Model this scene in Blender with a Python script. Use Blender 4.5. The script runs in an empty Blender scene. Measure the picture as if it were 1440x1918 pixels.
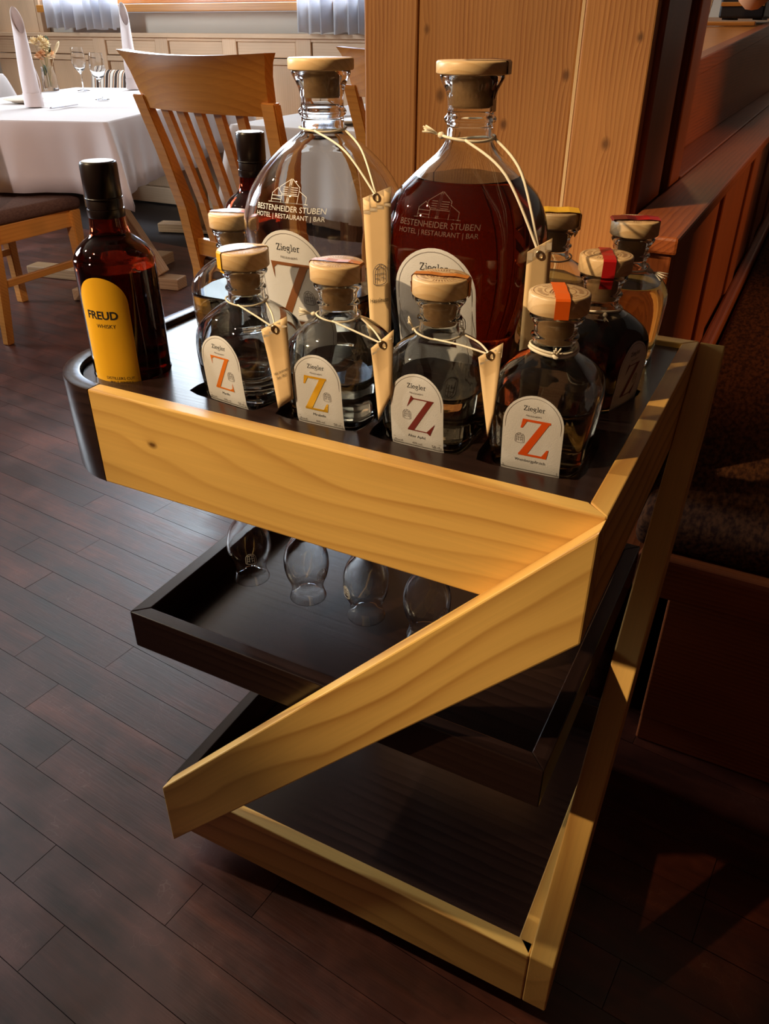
import bpy, bmesh, math, random
from mathutils import Vector, Matrix
random.seed(7)
SC = bpy.context.scene
COL = SC.collection
PI = math.pi
R = math.radians

# ------------------------------------------------------------------ camera
cam_d = bpy.data.cameras.new('camera')
cam = bpy.data.objects.new('camera', cam_d)
COL.objects.link(cam)
_fw = Vector((-0.39222, 0.75598, -0.52406)).normalized()
_yaw = R(27.4182); _pit = R(-31.6068); _rol = R(0.1294)
_fw = Vector((-math.sin(_yaw) * math.cos(_pit), math.cos(_yaw) * math.cos(_pit), math.sin(_pit)))
_rt = _fw.cross(Vector((0, 0, 1))).normalized()
_up = _rt.cross(_fw)
_rt2 = _rt * math.cos(_rol) + _up * math.sin(_rol)
_up2 = -_rt * math.sin(_rol) + _up * math.cos(_rol)
M = Matrix((_rt2, _up2, -_fw)).transposed().to_4x4()
M.translation = Vector((0.0801, -0.5176, 1.0263))
cam.matrix_world = M
cam_d.sensor_fit = 'HORIZONTAL'
cam_d.sensor_width = 36.0
cam_d.lens = 36.0 * 1471.98 / 1440.0
cam_d.shift_x = 2.6 / 1440
cam_d.shift_y = -3.0 / 1440
cam_d.clip_start = 0.02
SC.camera = cam

# ------------------------------------------------------------------ world, lights, exposure
SC.view_settings.view_transform = 'Standard'
SC.view_settings.look = 'None'
SC.view_settings.gamma = 1
SC.view_settings.exposure = 0.0
SC.view_settings.use_curve_mapping = False
W = bpy.data.worlds.new('world')
SC.world = W
W.use_nodes = True
W.node_tree.nodes['Background'].inputs[0].default_value = (0.75, 0.86, 1.0, 1)
W.node_tree.nodes['Background'].inputs[1].default_value = 1.0
try:
    SC.cycles.sample_clamp_indirect = 4.0
    SC.cycles.sample_clamp_direct = 0.0
    SC.cycles.blur_glossy = 0.6
    SC.cycles.max_bounces = 14
    SC.cycles.transmission_bounces = 14
    SC.cycles.transparent_max_bounces = 16
    SC.cycles.use_denoising = True
except Exception:
    pass


def area(name, loc, target, sx, sy, power, color):
    d = bpy.data.lights.new(name, 'AREA')
    d.shape = 'RECTANGLE'; d.size = sx; d.size_y = sy
    d.energy = power; d.color = color
    o = bpy.data.objects.new(name, d)
    o.location = loc
    o.rotation_euler = (Vector(target) - Vector(loc)).to_track_quat('-Z', 'Y').to_euler()
    COL.objects.link(o)
    return o


def spot(name, loc, target, power, color, angle, radius=0.03, blend=0.9):
    d = bpy.data.lights.new(name, 'SPOT')
    d.energy = power; d.color = color; d.spot_size = R(angle); d.spot_blend = blend
    d.shadow_soft_size = radius
    o = bpy.data.objects.new(name, d)
    o.location = loc
    o.rotation_euler = (Vector(target) - Vector(loc)).to_track_quat('-Z', 'Y').to_euler()
    COL.objects.link(o)
    return o


DAY = (0.80, 0.91, 1.0)
WARM = (1.0, 0.74, 0.42)
area('daylight_window_1', (-3.45, 3.80, 2.12), (-3.45, 0, 1.9), 2.35, 1.85, 172, DAY)
area('daylight_window_2', (-5.53, 0.60, 1.75), (0, 0.2, 0.6), 1.2, 1.5, 210, DAY)
area('floor_glare_panel', (-4.75, 3.05, 3.29), (-4.75, 3.05, 0), 1.3, 1.1, 15, DAY)  # added panel without a ceiling opening, puts bluish glare on the floor
spot('ceiling_spot_trolley', (-1.95, -1.75, 2.35), (-0.30, 0.05, 0.87), 370, WARM, 22, blend=1.0)
spot('diagonal_fill_spot', (-2.6, -0.35, 2.4), (-0.24, -0.02, 0.50), 190, (1.0, 0.88, 0.64), 24, blend=1.0)  # added fill that brightens the top edge of the front diagonal
spot('post_fill_spot', (-1.7, -1.2, 2.9), (-0.50, 0.7, 1.05), 265, WARM, 34, blend=1.0)  # added fill for the front boards of the post
spot('chair_fill_spot', (-2.2, -1.0, 3.1), (-1.35, 1.2, 0.85), 125, WARM, 34, blend=1.0)  # added warm fill for the chair back
spot('cloth_fill_spot', (-0.9, -0.9, 2.2), (-2.75, 2.0, 0.60), 190, (1.0, 0.82, 0.78), 32, blend=1.0)  # added fill, set low to brighten the hanging sides of the tablecloth
spot('bench_fill_spot', (2.3, 1.3, 2.0), (-0.08, 1.4, 0.70), 130, (1.0, 0.50, 0.2), 28, blend=1.0)  # added warm fill for the bench cap and back panels, no fixture

_pl = bpy.data.lights.new('ledge_fill_point', 'POINT'); _pl.energy = 7; _pl.color = (1.0, 0.62, 0.26); _pl.shadow_soft_size = 0.05  # added point light that brightens the ledge, no fixture
_po = bpy.data.objects.new('ledge_fill_point', _pl); _po.location = (-0.5, 2.25, 1.75); COL.objects.link(_po)

# ------------------------------------------------------------------ material helpers
MATS = {}


class NT:
    def __init__(self, name):
        self.m = bpy.data.materials.new(name)
        self.m.use_nodes = True
        self.t = self.m.node_tree
        self.bsdf = self.t.nodes['Principled BSDF']
        self.out = self.t.nodes['Material Output']

    def n(self, kind, **kw):
        nd = self.t.nodes.new(kind)
        for k, v in kw.items():
            if k in ('operation', 'blend_type', 'data_type', 'wave_type', 'bands_direction', 'noise_dimensions', 'feature', 'vector_type', 'clamp', 'use_clamp', 'distribution', 'interpolation'):
                setattr(nd, k, v)
            else:
                nd.inputs[k].default_value = v
        return nd

    def l(self, a, b):
        self.t.links.new(a, b)

    def math(self, op, a, b=None, clamp=False):
        nd = self.t.nodes.new('ShaderNodeMath'); nd.operation = op; nd.use_clamp = clamp
        for i, x in enumerate((a, b)):
            if x is None: continue
            if isinstance(x, (int, float)): nd.inputs[i].default_value = x
            else: self.l(x, nd.inputs[i])
        return nd.outputs[0]

    def mix(self, fac, a, b, mode='MIX'):
        nd = self.t.nodes.new('ShaderNodeMix'); nd.data_type = 'RGBA'; nd.blend_type = mode
        for s, x in ((nd.inputs[0], fac), (nd.inputs[6], a), (nd.inputs[7], b)):
            if isinstance(x, (int, float)): s.default_value = x
            elif isinstance(x, (tuple, list)): s.default_value = tuple(x) + (1,) if len(x) == 3 else x
            else: self.l(x, s)
        return nd.outputs[2]

    def ramp(self, fac, stops):
        nd = self.t.nodes.new('ShaderNodeValToRGB')
        cr = nd.color_ramp
        while len(cr.elements) < len(stops): cr.elements.new(0.5)
        for e, (p, c) in zip(cr.elements, stops):
            e.position = p
            e.color = tuple(c) + (1,) if len(c) == 3 else c
        self.l(fac, nd.inputs[0])
        return nd.outputs[0]

    def bump(self, h, strength=0.2, dist=0.001):
        b = self.t.nodes.new('ShaderNodeBump')
        b.inputs['Strength'].default_value = strength
        b.inputs['Distance'].default_value = dist
        self.l(h, b.inputs['Height'])
        self.l(b.outputs[0], self.bsdf.inputs['Normal'])

    def set(self, **kw):
        for k, v in kw.items():
            k = k.replace('_', ' ')
            s = self.bsdf.inputs[k]
            if isinstance(v, (tuple, list)) and len(v) == 3: v = tuple(v) + (1,)
            s.default_value = v
        return self


def srgb(r, g, b):
    f = lambda c: (c / 255 / 12.92) if c / 255 <= 0.04045 else ((c / 255 + 0.055) / 1.055) ** 2.4
    return (f(r), f(g), f(b))


def plain(name, col, rough=0.5, metal=0.0, noise=0.0, nscale=40, spec=0.5, bump=0.0, sheen=0.0):
    k = NT(name)
    k.set(Base_Color=col, Roughness=rough, Metallic=metal, Specular_IOR_Level=spec)
    if sheen: k.set(Sheen_Weight=sheen)
    if noise or bump:
        tc = k.n('ShaderNodeTexCoord')
        nz = k.n('ShaderNodeTexNoise', Scale=nscale, Detail=4.0)
        k.l(tc.outputs['Object'], nz.inputs['Vector'])
        if noise:
            c = k.mix(nz.outputs['Fac'], tuple(x * (1 - noise) for x in col), tuple(min(1, x * (1 + noise)) for x in col))
            k.l(c, k.bsdf.inputs['Base Color'])
        if bump:
            k.bump(nz.outputs['Fac'], bump, 0.001)
    return k.m


def wood(name, light, dark, rings=60.0, warp=1.6, k=6.0, fibre=0.35, rough=0.42, bump=0.15, power=1.6, knots=(), coat=0.0, spec=0.5, shade=0.0):
    """grain along the object's local x axis"""
    w = NT(name)
    tc = w.n('ShaderNodeTexCoord'); oi = w.n('ShaderNodeObjectInfo')
    off = w.t.nodes.new('ShaderNodeVectorMath'); off.operation = 'SCALE'
    cmb = w.n('ShaderNodeCombineXYZ')
    w.l(oi.outputs['Random'], cmb.inputs[0]); w.l(oi.outputs['Random'], cmb.inputs[1]); w.l(oi.outputs['Random'], cmb.inputs[2])
    w.l(cmb.outputs[0], off.inputs[0]); off.inputs[3].default_value = 3.7
    add = w.t.nodes.new('ShaderNodeVectorMath'); add.operation = 'ADD'
    w.l(tc.outputs['Object'], add.inputs[0]); w.l(off.outputs[0], add.inputs[1])
    mp = w.n('ShaderNodeMapping'); mp.inputs['Scale'].default_value = (0.32, 1, 1)
    w.l(add.outputs[0], mp.inputs[0])
    n1 = w.n('ShaderNodeTexNoise', Scale=k, Detail=2.0, Roughness=0.45)
    w.l(mp.outputs[0], n1.inputs['Vector'])
    sp = w.n('ShaderNodeSeparateXYZ'); w.l(add.outputs[0], sp.inputs[0])
    lin = w.math('ADD', w.math('MULTIPLY', sp.outputs[2], rings), w.math('MULTIPLY', sp.outputs[1], rings * 0.83))
    ph = w.math('ADD', lin, w.math('MULTIPLY', n1.outputs['Fac'], warp * 8))
    for (kx, ky, kz, kr) in knots:
        vd = w.t.nodes.new('ShaderNodeVectorMath'); vd.operation = 'DISTANCE'
        mk = w.n('ShaderNodeMapping'); mk.inputs['Scale'].default_value = (0.5, 1, 1)
        w.l(tc.outputs['Object'], mk.inputs[0]); w.l(mk.outputs[0], vd.inputs[0])
        vd.inputs[1].default_value = (kx * 0.5, ky, kz)
        g = w.math('DIVIDE', kr * 2.2, w.math('ADD', vd.outputs['Value'], kr * 0.6))
        ph = w.math('ADD', ph, w.math('MULTIPLY', g, 3.0))
    mpb = w.n('ShaderNodeMapping'); mpb.inputs['Scale'].default_value = (0.22, 1, 1)
    w.l(add.outputs[0], mpb.inputs[0])
    nb_ = w.n('ShaderNodeTexNoise', Scale=max(18.0, rings * 0.075), Detail=2.0, Roughness=0.6)
    w.l(mpb.outputs[0], nb_.inputs['Vector'])
    ph = w.math('ADD', ph, w.math('MULTIPLY', nb_.outputs['Fac'], 4.0))
    saw = w.math('FRACT', w.math('MULTIPLY', ph, 0.15915))
    soft = w.math('MULTIPLY', w.math('MULTIPLY', w.math('SUBTRACT', 1.0, saw), 9.0), 1.0, True)
    s = w.math('MULTIPLY', w.math('POWER', saw, power), soft)
    nam = w.n('ShaderNodeTexNoise', Scale=max(9.0, rings * 0.03), Detail=1.0)
    w.l(mpb.outputs[0], nam.inputs['Vector'])
    mra = w.n('ShaderNodeMapRange'); mra.inputs[1].default_value = 0.35; mra.inputs[2].default_value = 0.65; mra.inputs[3].default_value = 0.40; mra.inputs[4].default_value = 1.0
    w.l(nam.outputs['Fac'], mra.inputs[0])
    s = w.math('MULTIPLY', s, mra.outputs[0])
    mp2 = w.n('ShaderNodeMapping'); mp2.inputs['Scale'].default_value = (6, 260, 260)
    w.l(add.outputs[0], mp2.inputs[0])
    n2 = w.n('ShaderNodeTexNoise', Scale=1.0, Detail=3.0, Roughness=0.6)
    w.l(mp2.outputs[0], n2.inputs['Vector'])
    n3 = w.n('ShaderNodeTexNoise', Scale=7.0, Detail=2.0)
    w.l(mp.outputs[0], n3.inputs['Vector'])
    c = w.mix(s, light, dark)
    f = w.math('ADD', w.math('MULTIPLY', n2.outputs['Fac'], fibre * 2), 1 - fibre)
    gray = w.n('ShaderNodeCombineXYZ')
    for i in range(3): w.l(f, gray.inputs[i])
    c = w.mix(0.8, c, gray.outputs[0], 'MULTIPLY')
    v = w.math('ADD', w.math('MULTIPLY', n3.outputs['Fac'], 0.5), 0.75)
    v = w.math('MULTIPLY', v, w.math('ADD', w.math('MULTIPLY', oi.outputs['Random'], 2 * shade), 1 - shade))
    g2 = w.n('ShaderNodeCombineXYZ')
    for i in range(3): w.l(v, g2.inputs[i])
    c = w.mix(1.0, c, g2.outputs[0], 'MULTIPLY')
    for (kx, ky, kz, kr) in knots:
        vd = w.t.nodes.new('ShaderNodeVectorMath'); vd.operation = 'DISTANCE'
        mk = w.n('ShaderNodeMapping'); mk.inputs['Scale'].default_value = (0.7, 1, 1)
        kn = w.mix(0.012, tc.outputs['Object'], n1.outputs['Color'], 'ADD')
        w.l(kn, mk.inputs[0]); w.l(mk.outputs[0], vd.inputs[0])
        vd.inputs[1].default_value = ((kx + 0.006) * 0.7, ky + 0.006, kz + 0.006)
        mr = w.n('ShaderNodeMapRange'); mr.inputs[1].default_value = kr * 0.35; mr.inputs[2].default_value = kr
        mr.inputs[3].default_value = 1; mr.inputs[4].default_value = 0
        w.l(vd.outputs['Value'], mr.inputs[0])
        c = w.mix(w.math('MULTIPLY', mr.outputs[0], w.math('ADD', 0.25, n2.outputs['Fac'])), c, tuple(x * 0.3 for x in dark))
    w.l(c, w.bsdf.inputs['Base Color'])
    w.set(Roughness=rough, Specular_IOR_Level=spec)
    if coat: w.set(Coat_Weight=coat, Coat_Roughness=0.12)
    if bump:
        w.bump(w.math('ADD', w.math('MULTIPLY', s, -0.6), n2.outputs['Fac']), bump, 0.0006)
    return w.m


def glassmat(name, col=(1, 1, 1), ior=1.46, rough=0.0):
    k = NT(name)
    k.set(Base_Color=col, Roughness=rough, IOR=ior, Transmission_Weight=1.0)
    return k.m


def thinmat(name, col, alpha, rough=0.4):
    k = NT(name)
    k.set(Base_Color=col, Roughness=rough, Alpha=alpha)
    return k.m


def floormat(name, brick=False):
    w = NT(name)
    tc = w.n('ShaderNodeTexCoord'); oi = w.n('ShaderNodeObjectInfo'); ge = w.n('ShaderNodeNewGeometry')
    cmb = w.n('ShaderNodeCombineXYZ')
    for i in range(3): w.l(oi.outputs['Random'], cmb.inputs[i])
    off = w.t.nodes.new('ShaderNodeVectorMath'); off.operation = 'SCALE'; off.inputs[3].default_value = 9.1
    w.l(cmb.outputs[0], off.inputs[0])
    add = w.t.nodes.new('ShaderNodeVectorMath'); add.operation = 'ADD'
    w.l(tc.outputs['Object'], add.inputs[0]); w.l(off.outputs[0], add.inputs[1])
    mp = w.n('ShaderNodeMapping'); mp.inputs['Scale'].default_value = (1.0, 7, 7)
    w.l(add.outputs[0], mp.inputs[0])
    n1 = w.n('ShaderNodeTexNoise', Scale=4.0, Detail=5.0, Roughness=0.6); w.l(mp.outputs[0], n1.inputs['Vector'])
    mp2 = w.n('ShaderNodeMapping'); mp2.inputs['Scale'].default_value = (12, 300, 300)
    w.l(add.outputs[0], mp2.inputs[0])
    n2 = w.n('ShaderNodeTexNoise', Scale=1.0, Detail=2.0); w.l(mp2.outputs[0], n2.inputs['Vector'])
    n3 = w.n('ShaderNodeTexNoise', Scale=5.0, Detail=4.0, Roughness=0.65); w.l(ge.outputs['Position'], n3.inputs['Vector'])
    c = w.ramp(n1.outputs['Fac'], [(0.30, srgb(40, 14, 9)), (0.55, srgb(70, 29, 16)), (0.75, srgb(104, 49, 27))])
    wear = w.ramp(n3.outputs['Fac'], [(0.45, (0, 0, 0)), (0.75, (1, 1, 1))])
    c = w.mix(w.math('MULTIPLY', wear, 0.55), c, srgb(132, 60, 30))
    v = w.math('ADD', w.math('MULTIPLY', oi.outputs['Random'], 0.7), 0.55)
    g = w.n('ShaderNodeCombineXYZ')
    for i in range(3): w.l(v, g.inputs[i])
    c = w.mix(1.0, c, g.outputs[0], 'MULTIPLY')
    # fine scratches
    vo = w.n('ShaderNodeTexVoronoi', Scale=60.0); vo.feature = 'DISTANCE_TO_EDGE'
    nz = w.n('ShaderNodeTexNoise', Scale=8.0, Detail=2.0); w.l(ge.outputs['Position'], nz.inputs['Vector'])
    mw = w.mix(0.25, ge.outputs['Position'], nz.outputs['Color'], 'ADD')
    w.l(mw, vo.inputs['Vector'])
    scr = w.math('MULTIPLY', w.math('LESS_THAN', vo.outputs['Distance'], 0.012), w.math('GREATER_THAN', n3.outputs['Fac'], 0.55))
    c = w.mix(w.math('MULTIPLY', scr, 0.10), c, srgb(190, 160, 140))
    w.l(c, w.bsdf.inputs['Base Color'])
    r = w.math('ADD', w.math('MULTIPLY', n3.outputs['Fac'], 0.34), w.math('ADD', 0.17, w.math('MULTIPLY', n1.outputs['Fac'], 0.08)))
    w.l(r, w.bsdf.inputs['Roughness'])
    w.set(Specular_IOR_Level=0.9, Coat_Weight=0.0, Coat_Roughness=0.40, Coat_IOR=1.6)
    w.bump(w.math('ADD', w.math('MULTIPLY', n1.outputs['Fac'], 1.5), w.math('MULTIPLY', n2.outputs['Fac'], 0.4)), 0.25, 0.0015)
    return w.m


def fabricmat(name, a, b, scale=900, rough=0.95):
    w = NT(name)
    tc = w.n('ShaderNodeTexCoord')
    n1 = w.n('ShaderNodeTexNoise', Scale=scale * 0.35, Detail=2.0); 
    mp = w.n('ShaderNodeMapping'); mp.inputs['Scale'].default_value = (1, 0.35, 1)
    w.l(tc.outputs['Object'], mp.inputs[0]); w.l(mp.outputs[0], n1.inputs['Vector'])
    c = w.ramp(n1.outputs['Fac'], [(0.35, a), (0.65, b)])
    w.l(c, w.bsdf.inputs['Base Color'])
    w.set(Roughness=rough, Specular_IOR_Level=0.15)
    w.bump(n1.outputs['Fac'], 0.4, 0.001)
    return w.m


def stripemat(name, cols, scale):
    w = NT(name)
    tc = w.n('ShaderNodeTexCoord')
    wv = w.n('ShaderNodeTexWave', Scale=scale, Distortion=1.5)
    wv.inputs['Detail'].default_value = 1.0
    w.l(tc.outputs['Object'], wv.inputs['Vector'])
    c = w.ramp(wv.outputs['Color'], [(i / len(cols), x) for i, x in enumerate(cols)])
    [n for n in w.t.nodes if n.bl_idname == 'ShaderNodeValToRGB'][-1].color_ramp.interpolation = 'CONSTANT'
    w.l(c, w.bsdf.inputs['Base Color']); w.set(Roughness=0.85)
    return w.m


PINE_L, PINE_D = srgb(228, 180, 98), srgb(158, 94, 28)
MT = dict(
    pine=wood('pine_trolley', PINE_L, PINE_D, rings=220, warp=4.0, k=5, fibre=0.14, rough=0.38, bump=0.06, power=3.0),
    pine_front=wood('pine_front', PINE_L, PINE_D, rings=230, warp=5.2, k=5, fibre=0.14, rough=0.36, bump=0.06, power=3.2, knots=((-0.187, 0.0, 0.011, 0.0055),)),
    wenge=wood('dark_stained_wood', srgb(42, 27, 23), srgb(24, 14, 12), rings=500, warp=1.2, k=6, fibre=0.35, rough=0.24, bump=0.08, spec=0.5),
    spruce=wood('spruce_post', srgb(192, 134, 78), srgb(150, 88, 42), rings=950, warp=1.6, k=3, fibre=0.22, rough=0.5, bump=0.5, power=1.5, shade=0.08),
    spruce_k=wood('spruce_post_knotty', srgb(192, 134, 78), srgb(150, 88, 42), rings=950, warp=1.6, k=3, fibre=0.22, rough=0.5, bump=0.5, power=1.5,
                  knots=((-0.712, -0.0125, 0.082, 0.009), (-0.747, -0.0125, -0.022, 0.007), (-0.627, -0.0125, 0.107, 0.006), (-0.681, -0.0125, -0.108, 0.007), (-0.96, -0.0125, -0.077, 0.006)), shade=0.05),
    spruce_r=wood('spruce_post_edge', srgb(192, 134, 78), srgb(150, 88, 42), rings=950, warp=1.6, k=3, fibre=0.22, rough=0.5, bump=0.5, power=1.5,
                  knots=((-0.636, -0.0125, -0.030, 0.006), (-0.765, -0.0125, -0.004, 0.008)), shade=0.05),
    bench=wood('bench_wood', srgb(150, 78, 36), srgb(108, 48, 20), rings=800, warp=1.4, k=4, fibre=0.25, rough=0.42, bump=0.3, shade=0.1),
    panel=wood('wall_panel_wood', srgb(220, 186, 150), srgb(208, 170, 132), rings=400, warp=1.5, k=3, fibre=0.1, rough=0.5, bump=0.05, shade=0.05),
    chair=wood('chair_beech', srgb(206, 138, 60), srgb(184, 114, 44), rings=450, warp=1.0, k=4, fibre=0.18, rough=0.28, bump=0.04, coat=0.3),
    trestle=wood('trestle_oak', srgb(196, 156, 112), srgb(160, 116, 76), rings=450, warp=1.0, k=4, fibre=0.2, rough=0.5, bump=0.1),
    cap=wood('stopper_beech', srgb(224, 188, 140), srgb(206, 164, 112), rings=900, warp=0.8, k=12, fibre=0.14, rough=0.4, bump=0.05),
    cork=plain('cork_plug', srgb(168, 128, 84), 0.8, noise=0.25, nscale=300),
    board=floormat('dark_floor_boards'),
    floor=floormat('floor_far'),
    glass=glassmat('clear_glass', (0.97, 0.985, 0.98), 1.46),
    thin_glass=glassmat('stemware_glass', (0.985, 0.99, 0.99), 1.45),
    brandy=glassmat('pale_brandy', (0.80, 0.62, 0.42), 1.36),
    clearspirit=glassmat('clear_spirit', (0.86, 0.80, 0.72), 1.36),
    amber=glassmat('amber_spirit', (0.17, 0.02, 0.003), 1.36),
    dark=glassmat('dark_liqueur', (0.045, 0.008, 0.004), 1.36),
    yellow=glassmat('yellow_liqueur', (0.95, 0.86, 0.52), 1.36),
    whisky=glassmat('whisky_red_brown', (0.30, 0.03, 0.008), 1.36),
    brown=glassmat('brown_glass', (0.26, 0.05, 0.02), 1.46),
    paper=plain('label_paper', srgb(210, 206, 206), 0.8, bump=0.35, nscale=1500),
    tagp=plain('tag_paper', srgb(226, 190, 140), 0.7, noise=0.06, nscale=60),
    tagtop=plain('tag_paper_pale', srgb(222, 202, 176), 0.7),
    ink=plain('black_ink', srgb(22, 18, 18), 0.6),
    grey=plain('grey_ink', srgb(110, 100, 96), 0.7),
    orange=plain('orange_foil', srgb(232, 122, 24), 0.35, metal=0.3),
    gold=plain('gold_foil', srgb(226, 170, 30), 0.3, metal=0.5),
    wine=plain('wine_red_foil', srgb(122, 40, 34), 0.4, metal=0.2),
    red=plain('orange_red_foil', srgb(222, 84, 22), 0.4, metal=0.1),
    copper=plain('copper_foil', srgb(150, 92, 52), 0.4, metal=0.3),
    plum=plain('plum_foil', srgb(110, 26, 44), 0.4),
    sealr=plain('red_seal', srgb(176, 24, 26), 0.35),
    sealo=plain('orange_seal', srgb(232, 96, 22), 0.35),
    sealy=plain('yellow_seal', srgb(222, 170, 40), 0.35),
    sealb=plain('amber_seal', srgb(200, 120, 50), 0.35),
    sealw=plain('brown_wax_seal', srgb(60, 20, 14), 0.3),
    pinkish=plain('pink_seal', srgb(206, 104, 86), 0.35),
    string=plain('cotton_string', srgb(228, 214, 190), 0.9),
    etched=thinmat('etched_white', (0.9, 0.9, 0.88), 0.75, 0.8),
    etchfaint=thinmat('etched_faint', (0.75, 0.6, 0.5), 0.12, 0.8),
    black=plain('black_capsule', srgb(26, 16, 14), 0.28),
    blackmat=plain('black_matte', srgb(24, 18, 16), 0.5),
    silver=plain('capsule_top', srgb(190, 184, 176), 0.35, metal=0.4),
    yel=plain('yellow_label', srgb(236, 174, 22), 0.5, noise=0.03, nscale=30),
    cloth=plain('white_tablecloth', srgb(208, 198, 194), 0.9, noise=0.03, nscale=6, sheen=0.1),
    napkin=plain('white_napkin', srgb(226, 214, 212), 0.9),
    plaster=plain('white_plaster', srgb(222, 212, 196), 0.9, noise=0.02, nscale=4),
    ceil=plain('ceiling_plaster', srgb(150, 128, 104), 0.8, noise=0.02, nscale=5),
    roomw=plain('room_wall', srgb(90, 46, 24), 0.8, noise=0.1, nscale=3),
    seat=fabricmat('brown_seat_fabric', srgb(84, 60, 50), srgb(98, 72, 60), 700),
    upholst=fabricmat('bench_fabric', srgb(50, 24, 14), srgb(96, 58, 32), 500),
    leatherb=plain('ledge_wood', srgb(176, 112, 44), 0.35, noise=0.15, nscale=9),
    steel=plain('cutlery_steel', srgb(200, 200, 205), 0.2, metal=1.0),
    rubber=plain('rubber_black', srgb(16, 15, 15), 0.6),
    porcelain=plain('porcelain', srgb(236, 226, 206), 0.25),
    leaf=plain('leaf_green', srgb(58, 74, 44), 0.6, noise=0.2),
    petal=plain('petal_cream', srgb(236, 212, 168), 0.8, noise=0.12),
    petalp=plain('petal_peach', srgb(228, 178, 130), 0.8, noise=0.12),
    stem=plain('dry_stem', srgb(150, 130, 84), 0.8),
    pillow=stripemat('striped_pillow', [srgb(240, 232, 220), srgb(60, 46, 42), srgb(206, 140, 80), srgb(238, 228, 214), srgb(70, 54, 46)], 4.5),
    menu=plain('menu_leather', srgb(70, 44, 32), 0.5),
    shade=plain('lampshade', srgb(236, 178, 130), 0.7),
    joint=plain('dark_joint', srgb(26, 13, 9), 0.6),
    gap=plain('gap_light_colour', srgb(232, 196, 150), 0.7),
    brass=plain('eyelet_brass', srgb(190, 170, 140), 0.3, metal=1.0),
)
# curtain cloth lets daylight through
_c = NT('sheer_curtain'); _c.set(Base_Color=(0.86, 0.87, 0.9), Roughness=0.9, Transmission_Weight=0.0)
_tr = _c.n('ShaderNodeBsdfTranslucent'); _tr.inputs[0].default_value = (0.85, 0.88, 0.95, 1)
_mx = _c.n('ShaderNodeMixShader'); _mx.inputs[0].default_value = 0.6
_c.l(_c.bsdf.outputs[0], _mx.inputs[1]); _c.l(_tr.outputs[0], _mx.inputs[2]); _c.l(_mx.outputs[0], _c.out.inputs[0])
MT['curtain'] = _c.m
_c = NT('window_pane'); _g = _c.n('ShaderNodeBsdfGlossy', Roughness=0.02); _t = _c.n('ShaderNodeBsdfTransparent')
_f = _c.n('ShaderNodeFresnel', IOR=1.45); _mx = _c.n('ShaderNodeMixShader')
_c.l(_f.outputs[0], _mx.inputs[0]); _c.l(_t.outputs[0], _mx.inputs[1]); _c.l(_g.outputs[0], _mx.inputs[2]); _c.l(_mx.outputs[0], _c.out.inputs[0])
MT['pane'] = _c.m


# ------------------------------------------------------------------ object helpers
def tag(o, label=None, cat=None, group=None, kind=None):
    if label: o['label'] = label
    if cat: o['category'] = cat
    if group: o['group'] = group
    if kind: o['kind'] = kind
    return o


def thing(name, label, cat, loc=(0, 0, 0), rz=0.0, group=None, kind=None):
    o = bpy.data.objects.new(name, None)
    o.empty_display_size = 0.05
    o.location = loc; o.rotation_euler = (0, 0, rz)
    COL.objects.link(o)
    return tag(o, label, cat, group, kind)


def link(name, me, parent=None, loc=(0, 0, 0), rot=(0, 0, 0), label=None):
    o = bpy.data.objects.new(name, me)
    COL.objects.link(o)
    o.location = loc
    o.rotation_euler = rot
    if parent is not None: o.parent = parent
    if label: o['label'] = label
    return o


def mesh_from(name, verts, faces, mat, smooth=False, mats=None, fmats=None):
    me = bpy.data.meshes.new(name)
    me.from_pydata([tuple(v) for v in verts], [], faces)
    for m in (mats or [mat]): me.materials.append(m)
    if fmats:
        for p, i in zip(me.polygons, fmats): p.material_index = i
    if smooth:
        for p in me.polygons: p.use_smooth = True
    me.update()
    return me


def bm_mesh(name, bm, mat, smooth=False, angle=None):
    me = bpy.data.meshes.new(name)
    bmesh.ops.recalc_face_normals(bm, faces=bm.faces)
    bm.to_mesh(me); bm.free()
    me.materials.append(mat)
    if smooth:
        for p in me.polygons: p.use_smooth = True
        if angle:
            try: me.set_sharp_from_angle(angle=angle)
            except Exception: pass
    return me


def box_bm(bm, sx, sy, sz, c=(0, 0, 0), bev=0.0, mat=None, seg=2):
    r = bmesh.ops.create_cube(bm, size=1.0)
    vs = r['verts']
    bmesh.ops.scale(bm, vec=(sx, sy, sz), verts=vs)
    if bev > 0:
        es = list({e for v in vs for e in v.link_edges})
        rb = bmesh.ops.bevel(bm, geom=es, offset=bev, segments=seg, affect='EDGES', profile=0.5)
        vs = list({v for f in rb['faces'] for v in f.verts} | {v for v in vs if v.is_valid})
    m = Matrix.Translation(Vector(c)) @ (mat or Matrix())
    bmesh.ops.transform(bm, matrix=m, verts=vs)
    return vs


_BOXC = {}


def box(name, sx, sy, sz, loc, mat, parent=None, bev=0.002, rot=(0, 0, 0), label=None, seg=2):
    key = (round(sx, 4), round(sy, 4), round(sz, 4), bev, mat.name, seg)
    me = _BOXC.get(key)
    if me is None:
        bm = bmesh.new(); box_bm(bm, sx, sy, sz, bev=bev, seg=seg)
        me = _BOXC[key] = bm_mesh(name, bm, mat)
    return link(name, me, parent, loc, rot, label)


def vbox(name, sx, sy, sz, loc, mat, parent=None, bev=0.002, label=None, extra=0.0):
    """box whose long axis is vertical: grain along local x, object turned upright (sx,sy = plan sizes, sz = height)"""
    bm = bmesh.new(); box_bm(bm, sz, sy, sx, bev=bev)
    me = bm_mesh(name, bm, mat)
    o = link(name, me, parent, loc, (0, -PI / 2, 0), label)
    return o


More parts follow.
